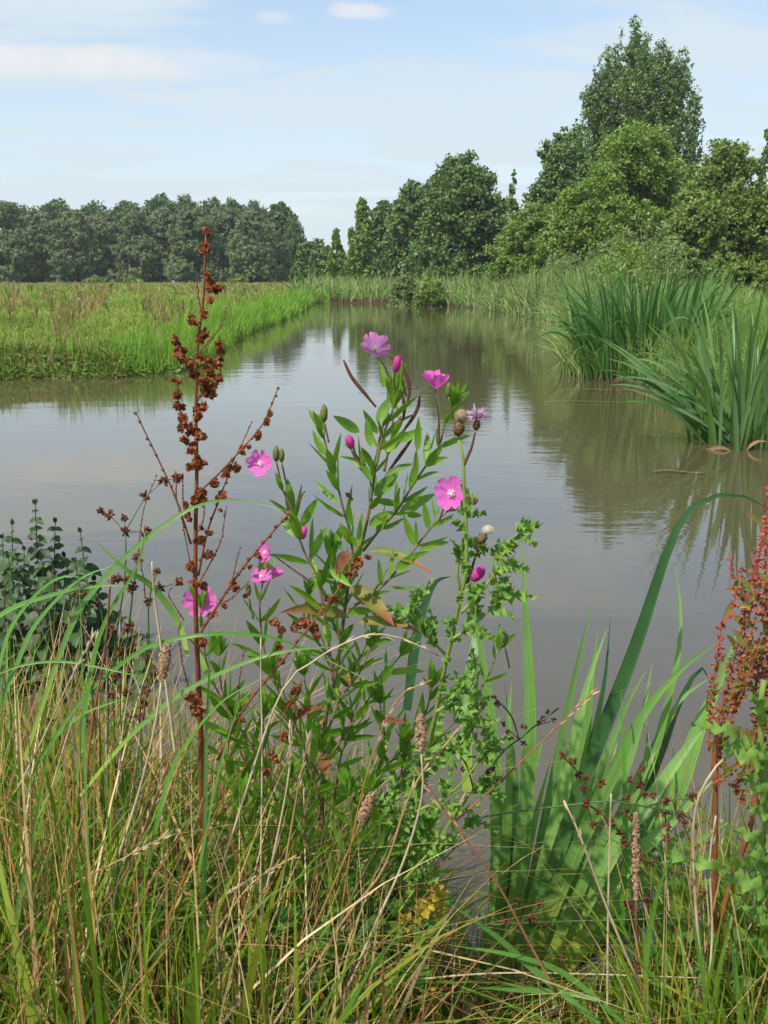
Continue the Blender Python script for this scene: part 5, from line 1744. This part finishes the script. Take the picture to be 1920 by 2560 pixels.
for pts, w, mt, lab, head, d in (
        ([(185, 2560), (260, 2260), (347, 1981), (390, 1800), (404, 1695)], 11, 'straw_pale', 'thick whitish stalk carrying a pale tufted head left of the dead dock', 'timothy', 1.15),
        ([(640, 2620), (780, 2330), (870, 2130), (903, 2050)], 9, 'straw', 'brownish stalk topped by a fat tufted head below the willowherb', 'timothy', 1.15),
        ([(830, 2560), (930, 2330), (1010, 2150), (1055, 1990), (1052, 1872)], 10, 'straw_pale', 'pale thick stalk with a small tufted head in front of the thistle', 'timothy', 1.12),
        ([(1590, 2480), (1590, 2350), (1590, 2250)], 8, 'straw', 'stalk ending in a long narrow ochre spike before the iris', 'plantain', 1.2),
        ([(700, 2560), (860, 2300), (960, 2170), (1035, 1965), (1158, 1811)], 10, 'straw', 'long straw stalk slanting right up to the thistle leaves', 'wisp', 1.14),
        ([(1390, 2480), (1330, 2370), (1244, 2211), (1146, 2076), (1035, 1916)], 9, 'straw_red', 'reddish stalk slanting left across the iris foot', 'wisp', 1.15),
        ([(1640, 2560), (1613, 2500), (1521, 2279), (1450, 2090), (1410, 2002)], 10, 'straw', 'split-tipped straw slanting left in front of the iris', 'wisp', 1.17),
        ([(1518, 2540), (1520, 2300), (1524, 2100), (1528, 1985)], 8, 'straw_pale', 'straight upright straw among the low rush heads', None, 1.17),
        ([(1030, 2450), (1180, 2436), (1330, 2432), (1560, 2438), (1748, 2445)], 6, 'straw_pale', 'long straw lying level across the iris foot', None, 1.2),
        ([(1130, 2060), (1244, 1960), (1380, 1830), (1495, 1718)], 7, 'straw_red', 'dark red stalk pointing up right across the iris leaves', 'wisp', 1.25),
        ([(1770, 2560), (1742, 2300), (1733, 2119), (1742, 2008), (1780, 1930), (1822, 1885)], 11, 'straw_pale', 'pale bent stem in front of the red dock', None, 1.18),
        ([(560, 2150), (695, 1748), (789, 1650), (880, 1600), (941, 1585), (1006, 1596), (1097, 1639)], 7, 'straw_pale', 'thin straw arching high in front of the willowherb', 'wisp', 1.2),
        ([(140, 2480), (250, 2280), (325, 2160), (420, 1910)], 9, 'straw_red', 'orange-brown stalk at lower left leaning right', 'wisp', 1.13),
        ([(80, 2560), (78, 2200), (75, 1900), (60, 1790)], 7, 'straw', 'upright straw near the left edge', 'wisp', 1.15),
        ([(205, 2560), (310, 2200), (370, 2000), (425, 1870)], 6, 'straw_red', 'thin reddish stalk beside the thick whitish one', None, 1.2),
        ([(0, 2390), (160, 2230), (300, 2150), (425, 2085)], 8, 'straw', 'straw leaning low to the right at the left edge', 'wisp', 1.1),
        ([(390, 2560), (560, 2300), (640, 2200), (740, 2140)], 8, 'straw', 'straw leaning right with a ragged head at the middle of the bank', 'wisp', 1.15),
        ([(560, 2560), (545, 2400), (545, 2280), (560, 2240), (640, 2190)], 8, 'straw_pale', 'pale stalk with a bent ragged head in the middle of the bank', 'wisp', 1.12),
        ([(120, 2000), (165, 1850), (210, 1720), (245, 1580)], 5, 'straw_pale', 'fine pale straw in front of the mint, leaning right', 'wisp', 1.25),
        ([(40, 1980), (110, 1840), (175, 1700), (240, 1578)], 6, 'straw_pale', 'rough straw head slanting across the mint foot', 'wisp', 1.22),
        ([(210, 2050), (225, 1850), (262, 1620), (277, 1440)], 9, 'straw_red', 'purplish brown stalk leaning right across the rush', None, 1.22),
        ([(440, 1900), (400, 1600), (385, 1480), (380, 1405)], 9, 'straw_pale', 'pale flat straw standing by the rush heads', None, 1.2),
        ([(268, 2000), (265, 1800), (268, 1640), (270, 1625)], 5, 'straw_pale', 'short white straw left of the dead dock', None, 1.25),
        ([(290, 2000), (310, 1800), (340, 1640), (350, 1570)], 6, 'straw_pale', 'straw with a narrow white head left of the dead dock', 'wisp', 1.23),
        ([(650, 2300), (655, 1900), (652, 1700), (652, 1595)], 6, 'straw_pale', 'upright thin straw below the pair of pink flowers', None, 1.2),
        ([(660, 2250), (720, 1950), (725, 1800)], 7, 'straw_pale', 'forked white straw below the withered leaf', 'wisp', 1.2),
        ([(690, 2300), (740, 2000), (775, 1830)], 7, 'straw', 'brownish straw beside the forked white one', 'wisp', 1.2),
        ([(850, 2300), (900, 2000), (985, 1760), (1080, 1700)], 5, 'straw', 'fine straw leaning right towards the thistle', 'wisp', 1.22),
        ([(1120, 2560), (900, 2400), (740, 2500), (620, 2560)], 6, 'straw', 'straw bent into a low hoop at the bottom', None, 1.2),
        ([(870, 2480), (1000, 2400), (1100, 2350), (1195, 2292)], 7, 'straw_red', 'brown straw leaning right over the dark water gap', None, 1.2),
        ([(1760, 2560), (1780, 2350), (1775, 2150), (1790, 2040)], 8, 'straw_pale', 'pale upright straw in front of the dock stem', 'wisp', 1.15),
        ([(1880, 2560), (1840, 2300), (1800, 2100), (1805, 2050)], 6, 'straw', 'thin straw leaning left under the thistle leaves at the right', 'wisp', 1.15)):
    stalk(pts, w, mt, lab, head, d)

# ------------------------------------------------------------------ the mass of bank grass
RNG = np.random.default_rng(5)


def near(n, dlo, dhi, plo, phi):
    d = RNG.uniform(dlo, dhi, n)
    px = RNG.uniform(plo, phi, n)
    x = (px - 960) / F * d * 1.04
    k = shore_dist(x, d) > .0
    x, d, px = x[k], d[k], px[k]
    return np.stack([x, d, zg(x, d) - .01], -1), px


def hmax(px):
    return np.interp(px, [-200, 100, 450, 600, 800, 1000, 1150, 1300, 1650, 1750, 1950], [.64, .62, .56, .51, .48, .40, .20, .11, .20, .44, .48])


r, px = near(7200, .85, 2.1, -500, 2500)
n = len(r)
h = hmax(px) * RNG.uniform(.3, 1.0, n)
o = blades('bank_grass', r, h, np.where(RNG.random(n) < .12, .0105, .0044) * np.exp(RNG.normal(0, .4, n)), lean(n, h, .7), 'grass_green', 6, .4)
tag(o, 'dense green grass covering the near bank', 'grass', kind='stuff')
r, px = near(1250, .9, 2.05, -150, 1250)
n = len(r)
h = hmax(px) * RNG.uniform(.6, 1.12, n)
o = blades('dry_grass', r, h, .0031 * np.exp(RNG.normal(0, .5, n)), lean(n, h, .68), 'straw', 6, .16)
tag(o, 'mass of thin dry straw stalks among the near grass', 'grass', kind='stuff')
r, px = near(2600, .9, 2.05, -150, 2050)
n = len(r)
h = RNG.uniform(.03, .12, n)
o = blades('thatch', r, h, RNG.uniform(.002, .005, n), RNG.normal(0, .09, (n, 2)), 'straw', 4, .25)
tag(o, 'matted dead thatch at the foot of the bank grass', 'grass', kind='stuff')
r, px = near(260, 1.0, 1.9, 1150, 1950)
n = len(r)
h = hmax(px) * RNG.uniform(.8, 1.3, n)
o = blades('bank_straw', r, h, RNG.uniform(.0015, .0035, n), lean(n, h, .5), 'straw', 6, .1)
tag(o, 'thin straws scattered through the right hand bank grass', 'grass', kind='stuff')
# low broad leaves at the foot of the grass
mb = MB()
random.seed(120)
for k in range(2300):
    d = random.uniform(1.2, 1.98)
    px = random.uniform(-80, 1100) if random.random() < .9 else random.uniform(1790, 2000)
    x = (px - 960) / F * d
    if float(shore_dist(x, d)) < 0: continue
    z = float(zg(x, d)) + random.uniform(0, .26)
    b = Vector((x, d, z))
    a = random.uniform(0, 6.28)
    L = random.uniform(.02, .05)
    mb.leaf(b, b + Vector((math.cos(a), math.sin(a), random.uniform(-.2, .7))) * L, L * random.uniform(.3, .6), (0, -.5, 1), .1, .15, 5)
tag(mb.build('bank_undergrowth', 'undergrowth'), 'low broad leaves growing between the grass of the near bank', 'undergrowth', kind='stuff')

# ------------------------------------------------------------------ the summer haze that softens the far trees
hm, nt, N_, L_ = nodes_of('haze')
ho = N_.new('ShaderNodeOutputMaterial')
hv = N_.new('ShaderNodeVolumePrincipled')
hv.inputs['Color'].default_value = (.86, .92, 1, 1)
hv.inputs['Density'].default_value = .0005
hv.inputs['Anisotropy'].default_value = .2
L_.new(hv.outputs[0], ho.inputs['Volume'])
hb = bpy.data.meshes.new('haze')
bx = [(x, y, z) for x in (-160, 160) for y in (-20, 170) for z in (-1.6, 32)]
hb.from_pydata(bx, [], [(0, 1, 3, 2), (4, 6, 7, 5), (0, 4, 5, 1), (2, 3, 7, 6), (0, 2, 6, 4), (1, 5, 7, 3)])
hb.materials.append(hm)
ho_ = bpy.data.objects.new('haze', hb)
COL.objects.link(ho_)
tag(ho_, 'thin summer haze over the water and meadow', None, None, 'stuff')
print('objects', len(bpy.data.objects), 'faces', sum(len(m.polygons) for m in bpy.data.meshes))
